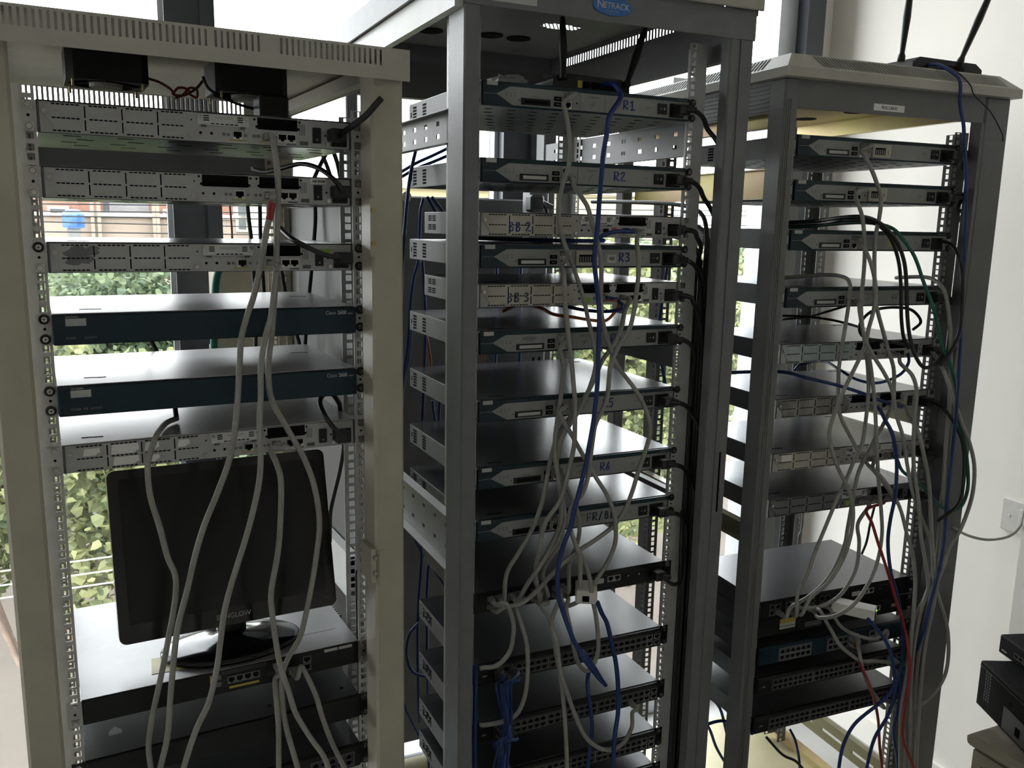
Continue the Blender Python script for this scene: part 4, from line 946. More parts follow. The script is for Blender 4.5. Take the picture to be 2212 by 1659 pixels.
# crate by the window behind the cream rack
a, b = on_t(478, 630, 2.2), on_t(566, 582, 2.2)
cz = thing('metal_stand', 'dark metal stand by the window behind the cream rack', 'stand', room((a[0]+b[0])/2, 2.2, 0), RA)
for x in (-.06, .06):
    for y in (-.06, .06): obj('leg', MB().box(x-.01, x+.01, y-.01, y+.01, FZ, 1.28), 'mullion', cz)
obj('shelf', MB().box(-.075, .075, -.075, .075, 1.28, 1.29), 'bar_white', cz)
cb = thing('carton', 'cream carton with brown tape by the window behind the cream rack', 'box', room((a[0]+b[0])/2, 2.2, 1.29), RA)
obj('box_body', MB().cbox(-.07, .07, -.07, .07, 0, .235, .003), 'card_box', cb); obj('tape', MB().add([(-.0705, -.0708, .20), (.0705, -.0708, .16), (.0705, -.0708, .185), (-.0705, -.0708, .225)], [(0, 1, 2, 3)]), 'cabinet_beige', cb)
# wall socket
tk_ = thing('wall_socket', 'white double wall socket with a dark plug', 'socket', room(SWALL, 1.50, .79), RA)
obj('face_plate', MB().cbox(-.012, 0, -.075, .068, 0, .092, .003), 'plate_white', tk_); obj('rocker', MB().cbox(-.018, -.012, -.045, .012, .018, .074, .002), 'plate_white', tk_)
obj('plate_screw', MB().cyl((-.012, .043, .046), (-1, 0, 0), .005, .002, 12), 'white', tk_); obj('plug', MB().cyl((-.018, -.055, .046), (-1, 0, 0), .016, .03, 16), 'print_grey', tk_)
# cabinet and boxes in the corner
kb = thing('wall_cabinet', 'beige metal cabinet with a dark opening, standing by the white wall', 'cabinet', room(1.75, .968, FZ), RA); zt = .545
obj('body', MB().cbox(.02, .42, -.45, .29, 0, zt-.031, .006), 'cabinet_beige', kb); obj('top_lid', MB().cbox(-.002, .425, -.45, .30, zt-.03, zt, .01), 'cabinet_beige', kb)
obj('front_frame', MB().plate(-.45, .275, .0, zt-.03, [(-.40, .21, .05, zt-.065)], .02, lambda a, b, c: (c, a, b)), 'cabinet_beige', kb)
obj('glass_door', MB().box(.018, .0195, -.40, .21, .05, zt-.065), 'black_gloss', kb); obj('lock_hole', MB().cyl((0, .245, zt-.07), (-1, 0, 0), .010, .001, 14), 'hole', kb)
bx = thing('desktop_case', 'black perforated case lying on the beige cabinet', 'computer', (1.174, 2.0, .445), 0)
obj('casing', MB().cbox(0, .24, -.42, 0, 0, .116, .003), 'case_black', bx); mb = MB()
for k in range(9):
    for j in range(3): mb.box(-.0006, 0, -.035-.009*j, -.031-.009*j, .03+.0085*k, .035+.0085*k)
obj('vent_holes', mb, 'panel_grey', bx); obj('drive_plate', MB().box(-.003, 0, -.36, -.12, .008, .062), 'panel_grey', bx); obj('plate_handle', MB().box(-.005, -.003, -.19, -.175, .022, .042), 'hole', bx)
obj('button', MB().cyl((0, -.14, .078), (-1, 0, 0), .005, .001, 10), 'hole', bx); obj('case_seam', MB().box(-.0006, 0, -.42, 0, .104, .1055), 'print_grey', bx)
bx = thing('desktop_switch', 'small black desktop switch on top of the black case', 'switch', (1.241, 2.045, .561), math.radians(7))
obj('casing', MB().cbox(0, .15, -.26, 0, 0, .048, .003), 'case_black', bx)
for k in range(8): port(bx, 0, 0, False, ('print_grey', 'hole')).matrix_local = Matrix.Translation((0, -.065-.016*k, .02)) @ Matrix.Rotation(-math.pi/2, 4, 'Z')
obj('badge', MB().box(-.0006, 0, -.03, -.012, .010, .014), 'panel', bx)

# ------------------------------------------------------------ cables
import numpy as np
def rjplug(parent, p, yaw, m='clear_plug'):
    return obj('plug', lambda: MB().cbox(-.0058, .0058, -.012, .010, -.0042, .0042, .0008).box(-.0025, .0025, -.010, .004, .0042, .0062).cyl((0, -.012, 0), (0, -1, 0), .0042, .012, 8, .0036), m, parent, p, key='rjplug', rot=(0, 0, yaw))
def cordplug(parent, p, yaw):
    return obj('plug', lambda: MB().cbox(-.0125, .0125, -.028, .0, -.0095, .0095, .002).cyl((.004, -.026, 0), (.8, -.6, 0), .0065, .018, 10, .0045), 'rubber', parent, p, key='cordplug', rot=(0, 0, yaw))
def pix(P):
    c = P-CAM; d = c.dot(FW); return IW/2+FPX*c.dot(RT)/d, IH/2-FPX*c.dot(UP)/d
QUEUE, EXTRA = [], []
def cable(label, m, r, i, v, pts, ends=None, plugs='', name='network_cable', group=None, pm='clear_plug', n=8, box=None):
    """pts: photo pixels on the plane v of rack i, or ('w', u, v, z) in the rack's own frame; v may be one depth or one per point; ends = depth at (start, end)"""
    N = len(pts); vs = list(v) if isinstance(v, (list, tuple)) else [v]*N
    if ends:
        if ends[0] is not None: vs[0] = ends[0]; vs[1] = (ends[0]+vs[1])/2 if N > 4 else vs[1]
        if ends[1] is not None: vs[-1] = ends[1]; vs[-2] = (ends[1]+vs[-2])/2 if N > 4 else vs[-2]
    P = [loc(i, *q[1:]) if q[0] == 'w' else at(i, q[0], q[1], d) for q, d in zip(pts, vs)]
    QUEUE.append(dict(label=label, m=m, r=r, i=i, P=P, plugs=plugs, name=name, group=group, pm=pm, n=n, box=box, vs=vs)); return QUEUE[-1]
def wire(label, m, r, i, uvz, name='power_cable', plug=None, group=None, n=8):
    P = [loc(i, *q) for q in uvz]; o = tag(obj(name, MB().tube(crom(P, 5), r, n), m, smooth=True), label, 'cable', group)
    if plug: cordplug(o, loc(i, *plug), YAW[i])
    return o
def snap(q, k):
    """put a plug into the nearest free port of the equipment"""
    x, y = pix(q['P'][k]); best = None
    for e in PORTS:
        if e[2] or (e[0]-q['P'][k]).length > .12: continue
        X, Y = pix(e[0]); d = math.hypot(X-x, Y-y)
        if d < 48 and (best is None or d < best[0]): best = (d, e)
    yaw = YAW[q['i']]
    if best:
        e = best[1]; e[2] = True; yaw = e[1]; out = Matrix.Rotation(yaw, 3, 'Z') @ Vector((0, -1, 0))
        q['P'][k] = e[0]+out*.0062
    return yaw
def flush():
    obst = []                                     # (points, radius, owner): earlier cables and all plugs
    for n_, q in enumerate(QUEUE):
        q['yaws'] = {}
        for c, k in (('s', 0), ('e', -1)):
            if c in q['plugs']:
                yaw = snap(q, k); q['yaws'][k] = yaw; out = Matrix.Rotation(yaw, 3, 'Z') @ Vector((0, -1, 0))
                obst.append((np.array([q['P'][k]+out*t for t in (-.004, 0, .004, .008, .012, .016, .020, .024)]), .0062, n_))
                p1 = q['P'][k]+out*.023                # the lead leaves straight out of the boot
                if k == 0: q['P'].insert(1, p1)
                else: q['P'].insert(len(q['P'])-1, p1)
    for n_, q in enumerate(QUEUE):
        C = np.array(crom(q['P'], 6)); r = q['r']; N = len(C)
        if np.mean(q['vs']) < -.008 and N > 12:
            ray_ = np.array(CAM)-C; ray_ /= np.linalg.norm(ray_, axis=1)[:, None]; off = np.zeros(N); w_ = np.ones(N)
            if 's' in q['plugs']: w_[:7] = (0, 0, 0, 0, .3, .6, .85)
            if 'e' in q['plugs']: w_[-7:] = (.85, .6, .3, 0, 0, 0, 0)
            for it in range(40):
                D = C+ray_*(off*w_)[:, None]; need = np.zeros(N)
                for (O_, ro, own) in obst:
                    if own == n_: continue
                    if (D.min(0) > O_.max(0)+.03).any() or (D.max(0) < O_.min(0)-.03).any(): continue
                    d2 = np.sqrt(((D[:, None, :]-O_[None, :, :])**2).sum(2)).min(1); need = np.maximum(need, r+ro+.0012-d2)
                need = np.clip(need, 0, None)*(w_ > .2)
                if need.max() < 2e-4: break
                push = need.copy()
                for s_ in range(1, 7): push[s_:] = np.maximum(push[s_:], need[:-s_]*(1-s_/7)); push[:-s_] = np.maximum(push[:-s_], need[s_:]*(1-s_/7))
                off += push*.6
            C = C+ray_*(off*w_)[:, None]
        # denser copy for later tests
        M_ = np.vstack([C, (C[1:]+C[:-1])/2]); obst.append((M_, r, n_)); q['C'] = C
        o = tag(obj(q['name'], MB().tube([Vector(c) for c in C], r, q['n']), q['m'], smooth=True), q['label'], 'cable', q['group']); q['o'] = o
        for k, yaw in q['yaws'].items(): rjplug(o, q['P'][k], yaw, q['pm'])
        if q['box']: obj('plug', lambda: MB().cbox(-.0125, .0125, -.028, .0, -.0095, .0095, .002), 'rubber', o, at(q['i'], *q['box']), key='cordplug0', rot=(0, 0, YAW[q['i']]))
    for f in EXTRA: f()
G, BL, BK = 'cable_grey', 'cable_blue', 'cable_black'
# cream rack
cable('grey cable from the top silver router hanging over the monitor', G, .0047, 0, -.035, [(587, 283), (592, 315), (598, 360), (601, 410), (599, 470), (597, 560), (593, 640), (587, 720), (580, 790), (586, 860), (618, 921), (657, 990), (680, 1055), (690, 1130), (683, 1203), (671, 1277), (659, 1334), (647, 1378), (622, 1423), (610, 1460), (610, 1509), (618, 1570), (643, 1659), (650, 1700)], (-.012, None), 's')
c = cable('grey cable with red tape from the two-bay silver router', G, .0047, 0, -.05, [(590, 408), (589, 430), (584, 462), (575, 500), (565, 563), (549, 636), (533, 685), (521, 734), (517, 799), (513, 868), (508, 925), (494, 998), (468, 1069), (443, 1130), (423, 1195), (403, 1281), (388, 1338), (380, 1382), (374, 1439), (368, 1509), (362, 1590), (346, 1659), (338, 1700)], (-.012, None), 's')
tape_ = c
def red_tape():
    C_ = [Vector(x) for x in tape_['C']]; k = min(range(len(C_)), key=lambda j: abs(pix(C_[j])[1]-440)); e = min(range(len(C_)), key=lambda j: abs(pix(C_[j])[1]-474))
    obj('red_tape', MB().tube(C_[k:e+1], .0054, 10), 'cable_red', tape_['o'])
EXTRA.append(red_tape)
cable('grey cable from the stained silver router crossing the monitor centre', G, .0047, 0, -.062, [(600, 553), (597, 585), (592, 628), (586, 681), (574, 725), (564, 786), (563, 856), (561, 921), (563, 1000), (557, 1057), (541, 1126), (521, 1195), (498, 1268), (484, 1325), (476, 1386), (468, 1447), (451, 1517), (423, 1578), (399, 1651), (390, 1700)], (-.012, None), 's')
cable('grey cable from the peeled-sticker router falling over the monitor neck', G, .0047, 0, -.045, [(576, 953), (585, 970), (598, 1003), (607, 1041), (606, 1122), (600, 1195), (586, 1277), (588, 1325), (596, 1386), (606, 1439), (622, 1488), (639, 1541), (671, 1594), (700, 1635), (716, 1680)], (-.012, None), 's')
cable('grey cable looping over the peeled-sticker lid and down the monitor left half', G, .0047, 0, [.089, .064, .012, -.022, -.03, -.03, -.03, -.03, -.03, -.03, -.03, -.03, -.03, -.03, -.03, -.03, -.03, -.03, -.03], [(382, 904), (360, 913), (345, 929), (337, 943), (323, 982), (319, 1015), (325, 1073), (346, 1142), (362, 1203), (378, 1240), (380, 1277), (374, 1325), (364, 1378), (354, 1431), (342, 1488), (329, 1549), (321, 1610), (326, 1659), (330, 1700)])
cable('grey cable plugged into the front of the monitor appliance', G, .0047, 0, -.03, [(641, 1431), (650, 1440), (663, 1460), (683, 1504), (696, 1549), (716, 1602), (740, 1651), (755, 1690)], (-.012, None), 's')
cable('short grey cable beneath the monitor foot beside the appliance plug', G, .0047, 0, -.030, [(600, 1442), (595, 1465), (596, 1500), (601, 1560), (602, 1620), (602, 1690)], (-.014, None), 's')
def cordpx(label, i, pts, vs, r=.0038, plug=None, m=BK, group=None):
    return cable(label, m, r, i, vs, pts, name='power_cable', group=group, box=plug)
cordpx('black power cord with a thick end sticking up from the top silver router', 0, [(735, 294), (748, 282), (765, 270), (790, 250), (810, 228), (824, 212)], [-.034, -.05, -.072, -.086, -.092, -.094], .005, (722, 294, -.004))
cordpx('black power cord arching left from the two-bay silver router', 0, [(742, 415), (735, 403), (715, 382), (685, 362), (650, 354), (615, 362), (592, 368), (570, 371), (545, 365)], [-.034, -.035, -.02, .02, .06, .10, .14, .2, .25], .004, (729, 415, -.004))
cordpx('black power cord with a lime tag at the stained silver router', 0, [(738, 556), (712, 553), (690, 546), (660, 532), (634, 518), (618, 505), (606, 493)], [-.034, -.036, -.034, -.03, -.016, .025, .07], .0042, (736, 557, -.004))
cordpx('black power cord looping above the peeled-sticker router', 0, [(738, 938), (722, 925), (703, 900), (691, 870), (700, 852), (718, 852), (732, 870), (735, 886)], [-.034, -.036, -.02, .01, .04, .05, .06, .07], .0042, (733, 938, -.004))
bk = [('behind the stained router, nearest the dark upright', [(533, 425), (537, 470), (543, 520), (548, 590), (552, 660), (552, 740), (550, 830)], .42), ('behind the stained router, second from the dark upright', [(561, 425), (563, 520), (568, 600), (571, 660), (572, 760)], .44),
 ('before the grey side panel of the cream rack', [(679, 420), (681, 470), (678, 520), (671, 600), (665, 660), (659, 740), (655, 830)], .325), ('slanting behind the upper dark blue router', [(606, 570), (614, 620), (626, 680), (646, 740), (655, 800)], .40),
 ('crossing leftwards above the two-bay router', [(712, 318), (690, 360), (672, 400)], .30), ('crossing rightwards above the two-bay router', [(688, 318), (703, 350), (718, 392)], .33), ('behind the right rail above the two-bay router', [(716, 318), (728, 350), (737, 392)], .22),
 ('seen below the upper dark blue router', [(312, 700), (321, 727), (333, 748), (345, 772), (352, 800)], .33), ('dropping onto the peeled-sticker lid', [(375, 850), (378, 880), (381, 902)], [.115, .10, .089]), ('running down beside the monitor top corner', [(743, 945), (741, 975), (733, 1020), (722, 1065), (713, 1110), (712, 1170)], .14),
 ('behind the monitor bottom corner', [('w', .243, .06, .97), ('w', .243, .06, .90), ('w', .243, .056, .82), ('w', .243, .052, .70), ('w', .243, .052, .55)], .06)]
for t, p, v in bk: cable('black cable '+t, BK, .0042, 0, v, p)
cable('thin brown wire hanging in the window light behind the stained router', 'cable_brown', .0025, 0, .7, [(494, 425), (498, 460), (501, 500), (502, 540)], name='thin_wire')
cable('bundle of bright green cable by the carton at the window', 'cable_green', .009, 0, .64, [(480, 570), (468, 600), (464, 650), (463, 700), (462, 780), (463, 900)])
cable('twisted red fan lead hanging between the two fans', 'cable_brown', .0022, 0, .2, [(298, 168), (320, 170), (345, 178), (368, 192), (378, 205), (400, 205), (425, 190), (440, 172)], name='fan_lead')
cable('black fan lead drooping from the fan to the adapter block', BK, .0025, 0, .16, [(438, 165), (450, 190), (480, 210), (515, 225), (548, 235), (560, 238)], name='fan_lead')
cable('coiled red wire knot under the cream roof', 'cable_red', .0022, 0, .22, [(372, 205), (385, 190), (405, 193), (412, 205), (425, 210), (425, 195), (410, 190), (395, 205), (378, 212)], name='fan_lead')
# middle rack, grey
mg = [
 ('grey cable out of router R1', -.040, [(1214, 205), (1218, 222), (1223, 246), (1229, 284), (1232, 327), (1228, 360), (1216, 395), (1209, 440), (1208, 478), (1218, 522), (1233, 562), (1250, 610), (1262, 650), (1270, 688), (1279, 725), (1286, 766), (1285, 800), (1270, 847), (1250, 888), (1226, 925), (1209, 959), (1203, 990), (1204, 1017), (1211, 1054), (1218, 1095), (1218, 1132), (1203, 1170), (1175, 1210), (1155, 1244), (1138, 1275)], 'se'),
 ('grey cable out of router R2 sweeping far to the right', -.053, [(1217, 383), (1238, 397), (1257, 427), (1269, 447), (1279, 481), (1289, 518), (1298, 556), (1299, 596), (1298, 637), (1299, 674), (1306, 712), (1316, 745), (1328, 779), (1345, 806), (1369, 837), (1389, 871), (1403, 912), (1403, 942), (1392, 980), (1377, 1024), (1365, 1064), (1348, 1105), (1325, 1136), (1291, 1163), (1250, 1190), (1216, 1217), (1189, 1244), (1160, 1276), (1125, 1304), (1090, 1311), (1060, 1304)], 'se'),
 ('grey cable out of router R3', -.066, [(1206, 552), (1214, 572), (1218, 595), (1221, 657), (1225, 701), (1230, 745), (1235, 786), (1238, 820), (1242, 868), (1242, 915), (1240, 963), (1230, 1010), (1220, 1051), (1206, 1088), (1182, 1122), (1170, 1156), (1164, 1193), (1157, 1241), (1150, 1282)], 'se'),
 ('grey cable out of router BB 2', -.079, [(1369, 490), (1376, 515), (1379, 556), (1379, 596), (1374, 637), (1369, 674), (1359, 712), (1338, 745), (1320, 786), (1316, 815), (1313, 847), (1306, 875), (1287, 915), (1281, 946), (1274, 997), (1270, 1031), (1257, 1068), (1235, 1095), (1230, 1132), (1243, 1176), (1253, 1203), (1253, 1240), (1254, 1268)], 's'),
 ('grey cable out of router BB 3 falling to the leftmost access port', -.028, [(1354, 644), (1350, 671), (1342, 708), (1325, 745), (1301, 779), (1287, 812), (1268, 850), (1240, 890), (1208, 935), (1192, 983), (1182, 1030), (1169, 1092), (1148, 1146), (1121, 1193), (1094, 1241), (1075, 1279)], 'se'),
 ('grey cable out of the router marked R4', -.033, [(1201, 732), (1210, 752), (1218, 790), (1216, 815), (1211, 861), (1204, 908), (1199, 949), (1199, 990), (1207, 1040), (1212, 1085), (1210, 1130), (1192, 1175), (1168, 1220), (1142, 1258), (1110, 1285)], 'se'),
 ('grey cable out of the router marked R5 crossing to the right', -.047, [(1200, 874), (1208, 891), (1225, 922), (1240, 949), (1267, 997), (1287, 1031), (1308, 1064), (1323, 1098), (1330, 1132), (1328, 1176), (1311, 1217), (1290, 1250), (1268, 1285), (1245, 1302), (1222, 1309), (1208, 1302)], 'se'),
 ('grey cable out of router R6', -.030, [(1200, 1014), (1220, 1044), (1233, 1071), (1247, 1105), (1252, 1139), (1247, 1173), (1230, 1220), (1216, 1268)], 'se'),
 ('grey cable out of router FR/BB', -.022, [(1198, 1124), (1208, 1130), (1215, 1150), (1208, 1178), (1189, 1205), (1172, 1240), (1158, 1278)], 'se'),
 ('grey cable looping from the access server to the left post', -.040, [(1075, 1280), (1094, 1305), (1108, 1342), (1109, 1369), (1103, 1403), (1087, 1427), (1067, 1440), (1046, 1442), (1037, 1444)], 's'),
 ('long grey cable looping low from the access server to the left post', -.050, [(1102, 1280), (1114, 1305), (1128, 1353), (1138, 1393), (1140, 1444), (1135, 1498), (1121, 1536), (1101, 1554), (1074, 1562), (1048, 1566), (1037, 1566)], 's'),
 ('grey cable hanging straight down past the 48-port switches', -.060, [(1145, 1290), (1169, 1308), (1186, 1336), (1196, 1369), (1201, 1410), (1209, 1451), (1216, 1505), (1221, 1566), (1225, 1654), (1226, 1690)], 's'),
 ('grey cable looping under the 48-port switches and back up', -.072, [(1169, 1290), (1192, 1342), (1203, 1390), (1211, 1451), (1226, 1498), (1243, 1546), (1264, 1590), (1291, 1614), (1321, 1619), (1348, 1603), (1365, 1570), (1366, 1540), (1362, 1512)], 'se'),
 ('grey loop hanging from the pale coupler', -.062, [(1277, 1285), (1287, 1329), (1292, 1376), (1291, 1410), (1279, 1441), (1265, 1449), (1250, 1434), (1240, 1403), (1233, 1363), (1223, 1315), (1213, 1278)], 'e'),
 ('grey cable dropping from router BB 2 line into the pale coupler', -.06, [(1243, 1176), (1262, 1215), (1274, 1250), (1278, 1280)], ''),
]
for lab, v, p, pl in mg: cable(lab, G, .0045, 1, v, p, (-.012 if 's' in pl else None, -.012 if 'e' in pl else None), pl)
# middle rack, coloured
U0 = lu(1, at(1, 1313, 185, .0))[0]
c = cable('blue cable from the wifi box down the middle rack ending in a loose boot', BL, .0048, 1, -.09, [('w', U0, .022, 1.862), ('w', U0, .0, 1.865), ('w', U0+.001, -.024, 1.858), ('w', U0+.002, -.045, 1.835), (1317, 250), (1311, 288), (1303, 334), (1300, 373), (1295, 430), (1291, 488), (1286, 532), (1284, 569), (1289, 613), (1294, 664), (1294, 725), (1292, 779), (1291, 820), (1287, 868), (1281, 915), (1272, 966), (1264, 1010), (1253, 1054), (1242, 1095), (1233, 1136), (1220, 1170), (1209, 1207), (1204, 1251), (1206, 1285), (1214, 1315), (1226, 1349), (1240, 1385), (1255, 1410)])
boot_ = c
def boot():
    e = Vector(boot_['C'][-1]); d0 = at(1, 1255, 1410, -.09)-CAM; k = (e-CAM).length/d0.length
    obj('boot', MB().tube([e+(at(1, x, y, -.09)-at(1, 1255, 1410, -.09)) for x, y in ((1250, 1402), (1262, 1418), (1281, 1444), (1296, 1466), (1309, 1481))], .007, 8, rs=[.006, .009, .008, .006, .004]), 'cable_blue', boot_['o'], smooth=True)
EXTRA.append(boot)
cable('blue cable leaving the pale coupler downwards', BL, .0048, 1, -.062, [(1290, 1300), (1300, 1325), (1311, 1346), (1320, 1383), (1330, 1430), (1335, 1481), (1335, 1539), (1328, 1590), (1325, 1654), (1324, 1690)])
cable('blue cable hanging below the loose boot', BL, .0045, 1, -.035, [(1267, 1425), (1269, 1470), (1272, 1505), (1279, 1566), (1275, 1610), (1270, 1651), (1268, 1690)], (-.012, None), 's')
for k, (d, vv) in enumerate(((-14, -.030), (-7, -.038), (0, -.046), (6, -.036), (12, -.028))):
    cable('blue cable of the bundle plugged into the first switch ports', BL, .0034, 1, vv, [(1090+d*1.4, 1452), (1090+d*1.2, 1475), (1091+d, 1510), (1096+d*.7, 1550), (1095+d*.6, 1590), (1085+d, 1640), (1080+d*1.2, 1690)], (-.014, None), 's', group='blue cables of the switch bundle', pm='panel_dark')
    cable('short blue cable plugged into the second switch behind the bundle', BL, .003, 1, vv+.012, [(1072+d*1.2, 1585), (1078+d*.8, 1605), (1088+d*.6, 1640), (1096+d, 1690)], (-.014, None), 's', group='blue cables behind the switch bundle', pm='panel_dark')
cable('dark blue cable running down just inside the left grey post', BL, .0045, 1, -.04, [(1027, 1436), (1027, 1460), (1027, 1500), (1026, 1560), (1026, 1620), (1026, 1690)], (-.014, None))
c = cable('orange cable looping out of router BB 3', 'cable_orange', .0034, 1, [-.012, -.03, -.03, -.02, .0, .03, .06, .10, .14, .18, .20], [(1327, 636), (1337, 652), (1332, 668), (1310, 692), (1281, 692), (1237, 685), (1196, 679), (1172, 667), (1145, 659), (1114, 660), (1086, 673)], None, 's', pm='cable_orange')
cable('blue cable looping back out of router BB 3', BL, .0036, 1, [-.012, -.03, -.045, -.04, -.01, .04, .08, .12], [(1304, 642), (1331, 647), (1346, 660), (1338, 669), (1304, 673), (1257, 669), (1215, 660), (1165, 655)], None, 's')
cable('blue and dark cable slung under router BB 2', BL, .0042, 1, [-.012, -.035, -.03, 0, 0, 0, 0, 0], [(1352, 489), (1325, 501), (1291, 515), ('w', .03, -.014, 1.5715), ('w', -.03, .02, 1.570), ('w', -.09, .07, 1.570), ('w', -.14, .14, 1.570), ('w', -.17, .24, 1.570)], None, 's', pm='cable_blue')
lb = [('hanging outside the middle rack beside the cream post', [(898, 325), (886, 380), (879, 440), (874, 500), (869, 560), (868, 640)], .30), ('falling past the side of router R3', [(915, 428), (908, 460), (906, 520), (903, 565), (893, 603), (886, 664), (882, 740), (874, 800), (868, 860)], .45),
 ('dropping beside the side of router BB 3', [(912, 560), (916, 623), (919, 690), (918, 760), (915, 840), (912, 910)], .42), ('slanting under the side of router R2 to the post', [(922, 425), (940, 455), (962, 490)], .36), ('second slanting one under the side of router R2', [(932, 425), (950, 448), (968, 472)], .40),
 ('upper one strung across behind the cream post', [(864, 373), (900, 352), (935, 336), (968, 320)], .52), ('lower one strung across behind the cream post', [(864, 384), (900, 364), (935, 350), (968, 336)], .50),
 ('slanting under the white side channel', [(866, 1110), (890, 1152), (910, 1190), (935, 1228), (962, 1266)], .46), ('dropping under the white side channel, nearest the cream post', [(908, 1160), (911, 1200), (909, 1240), (905, 1290), (902, 1400), (905, 1560)], .42), ('dropping under the white side channel, middle', [(932, 1195), (925, 1230), (922, 1290), (922, 1400), (926, 1690)], .44),
 ('looping beside the switch sides', [(905, 1345), (885, 1370), (878, 1410), (890, 1450), (920, 1462)], .34), ('lying low beside the lowest switch side', [(866, 1500), (880, 1540), (905, 1590), (930, 1640), (940, 1690)], .40), ('behind router R4 side', [(888, 700), (884, 760), (872, 830), (868, 880)], .47),
 ('behind the gap under router R5', [(934, 865), (938, 900), (945, 940)], .44), ('behind the gap under router R5, second', [(950, 860), (948, 905), (952, 950)], .46)]
for t, p, v in lb: cable('blue cable '+t, BL, .0038, 1, v, p)
cable('orange cable dropping behind the side of the router marked R4', 'cable_orange', .0036, 1, .44, [(922, 728), (926, 755), (930, 790), (920, 840), (910, 890)])
cable('orange cable seen under the router marked R4 beside the left post', 'cable_orange', .0034, 1, .43, [(1046, 760), (1043, 780), (1040, 800)])
for k, (x, t) in enumerate(((1072, 'nearest the left post'), (1124, 'second from the left post'))): cable('blue cable behind the routers, '+t, BL, .004, 1, .5, [(x+1, 560), (x, 640), (x, 700), (x-2, 790), (x-3, 860)])
cable('blue cable behind the right rail of the middle rack', BL, .004, 1, .25, [(1441, 575), (1432, 640), (1425, 690), (1424, 740), (1430, 790), (1437, 830), (1440, 880)])
cable('dark cable behind router BB 2 curling off the plug', BK, .004, 1, .6, [(1160, 442), (1172, 440), (1180, 452), (1184, 480), (1180, 520)])
p = at(1, 1150, 440, .63); o = tag(obj('power_plug', MB().cbox(-.02, .02, -.035, .005, -.022, .022, .006).cyl((.018, -.02, 0), (1, -.2, -.3), .011, .03, 12, .007), 'rubber', None, p, rot=(0, 0, YAW[1])), 'fat black plug in the upright power strip', 'plug')
# power cords of the middle rack gathering into a bundle beside the right rail
CORD = {'BB 2': 'ivory-plated router just above R3', 'BB 3': 'ivory-plated router with the orange plug'}
names = [('R1', 1.850), ('R2', 1.717), ('BB 2', 1.621), ('R3', 1.563), ('BB 3', 1.490), ('R4', 1.403), ('R5', 1.272), ('R6', 1.140), ('FR/BB', 1.035)]
# the cords lie side by side in the gap between rail and post; the ones from above take the places farthest from the gap's mouth
SLOT = sorted([(.2722+.0112*a_, -.0345+.0108*b_) for a_ in range(3) for b_ in range(5)], key=lambda q: -math.hypot(q[0]-.256, (q[1]+.026)))
def tail(u, v, sl):
    return [(u, v, z) for z in (.90, .75, .60, .45, .30, .15, .06)]
for k, lab in enumerate(('thick black cable leading the cord bundle beside the middle rack', 'black cable in the heart of the cord bundle beside the middle rack', 'black cable on the window side of the cord bundle', 'twisted black cable at the front of the cord bundle')):
    u, v = SLOT[k]; z0 = 1.66-.035*k
    wire(lab, BK, .0048, 1, [(.302, .50, z0), (.302, .30, z0-.004), (.301, .12, z0-.012), (u+.004, v+.03, z0-.03), (u, v, z0-.075)]+[(u, v, z0-.16-.14*j) for j in range(int((z0-1.05)/.14))]+tail(u, v, k), name='network_cable')
for k, (nm, zt) in enumerate(names):
    zc = zt-H*.6; mod = nm.startswith('BB'); u0 = fU(.955 if mod else .93); u, v = SLOT[4+k]
    path = [(u0+.006, -.034, zc), (u0+.024, -.041, zc-.003), (.238, -.034, zc-.014), (.255, -.0265, zc-.032), ((u+.258)/2, (v-.026)/2, zc-.055), (u, v, zc-.095)]
    z = zc-.20
    while z > .98: path.append((u, v, z)); z -= .13
    wire('black power cord of the '+CORD.get(nm, 'router marked '+nm), BK, .0048, 1, path+tail(u, v, k), plug=(u0, -.0125 if not mod else -.004, zc))
wire('black power cord of the middle access server curling under its ear', BK, .0044, 1, [(.204, -.034, .858), (.220, -.040, .846), (.240, -.034, .842), (.2535, -.024, .850), (.2535, -.020, .90), (.2535, -.018, 1.0)], plug=(.198, -.004, .862))
for k, (a, v) in enumerate((([(1474, 1132), (1467, 1190), (1464, 1250), (1466, 1330), (1466, 1500), (1464, 1690)], .095), ([(1482, 1124), (1480, 1180), (1473, 1240), (1470, 1290), (1471, 1400), (1472, 1690)], .11), ([(1489, 1130), (1487, 1200), (1480, 1270), (1478, 1350), (1479, 1450), (1480, 1690)], .125))): cable('blue cable beside the right rail under the cord bundle', BL, .004, 1, v, a, group='blue cables under the cord bundle')
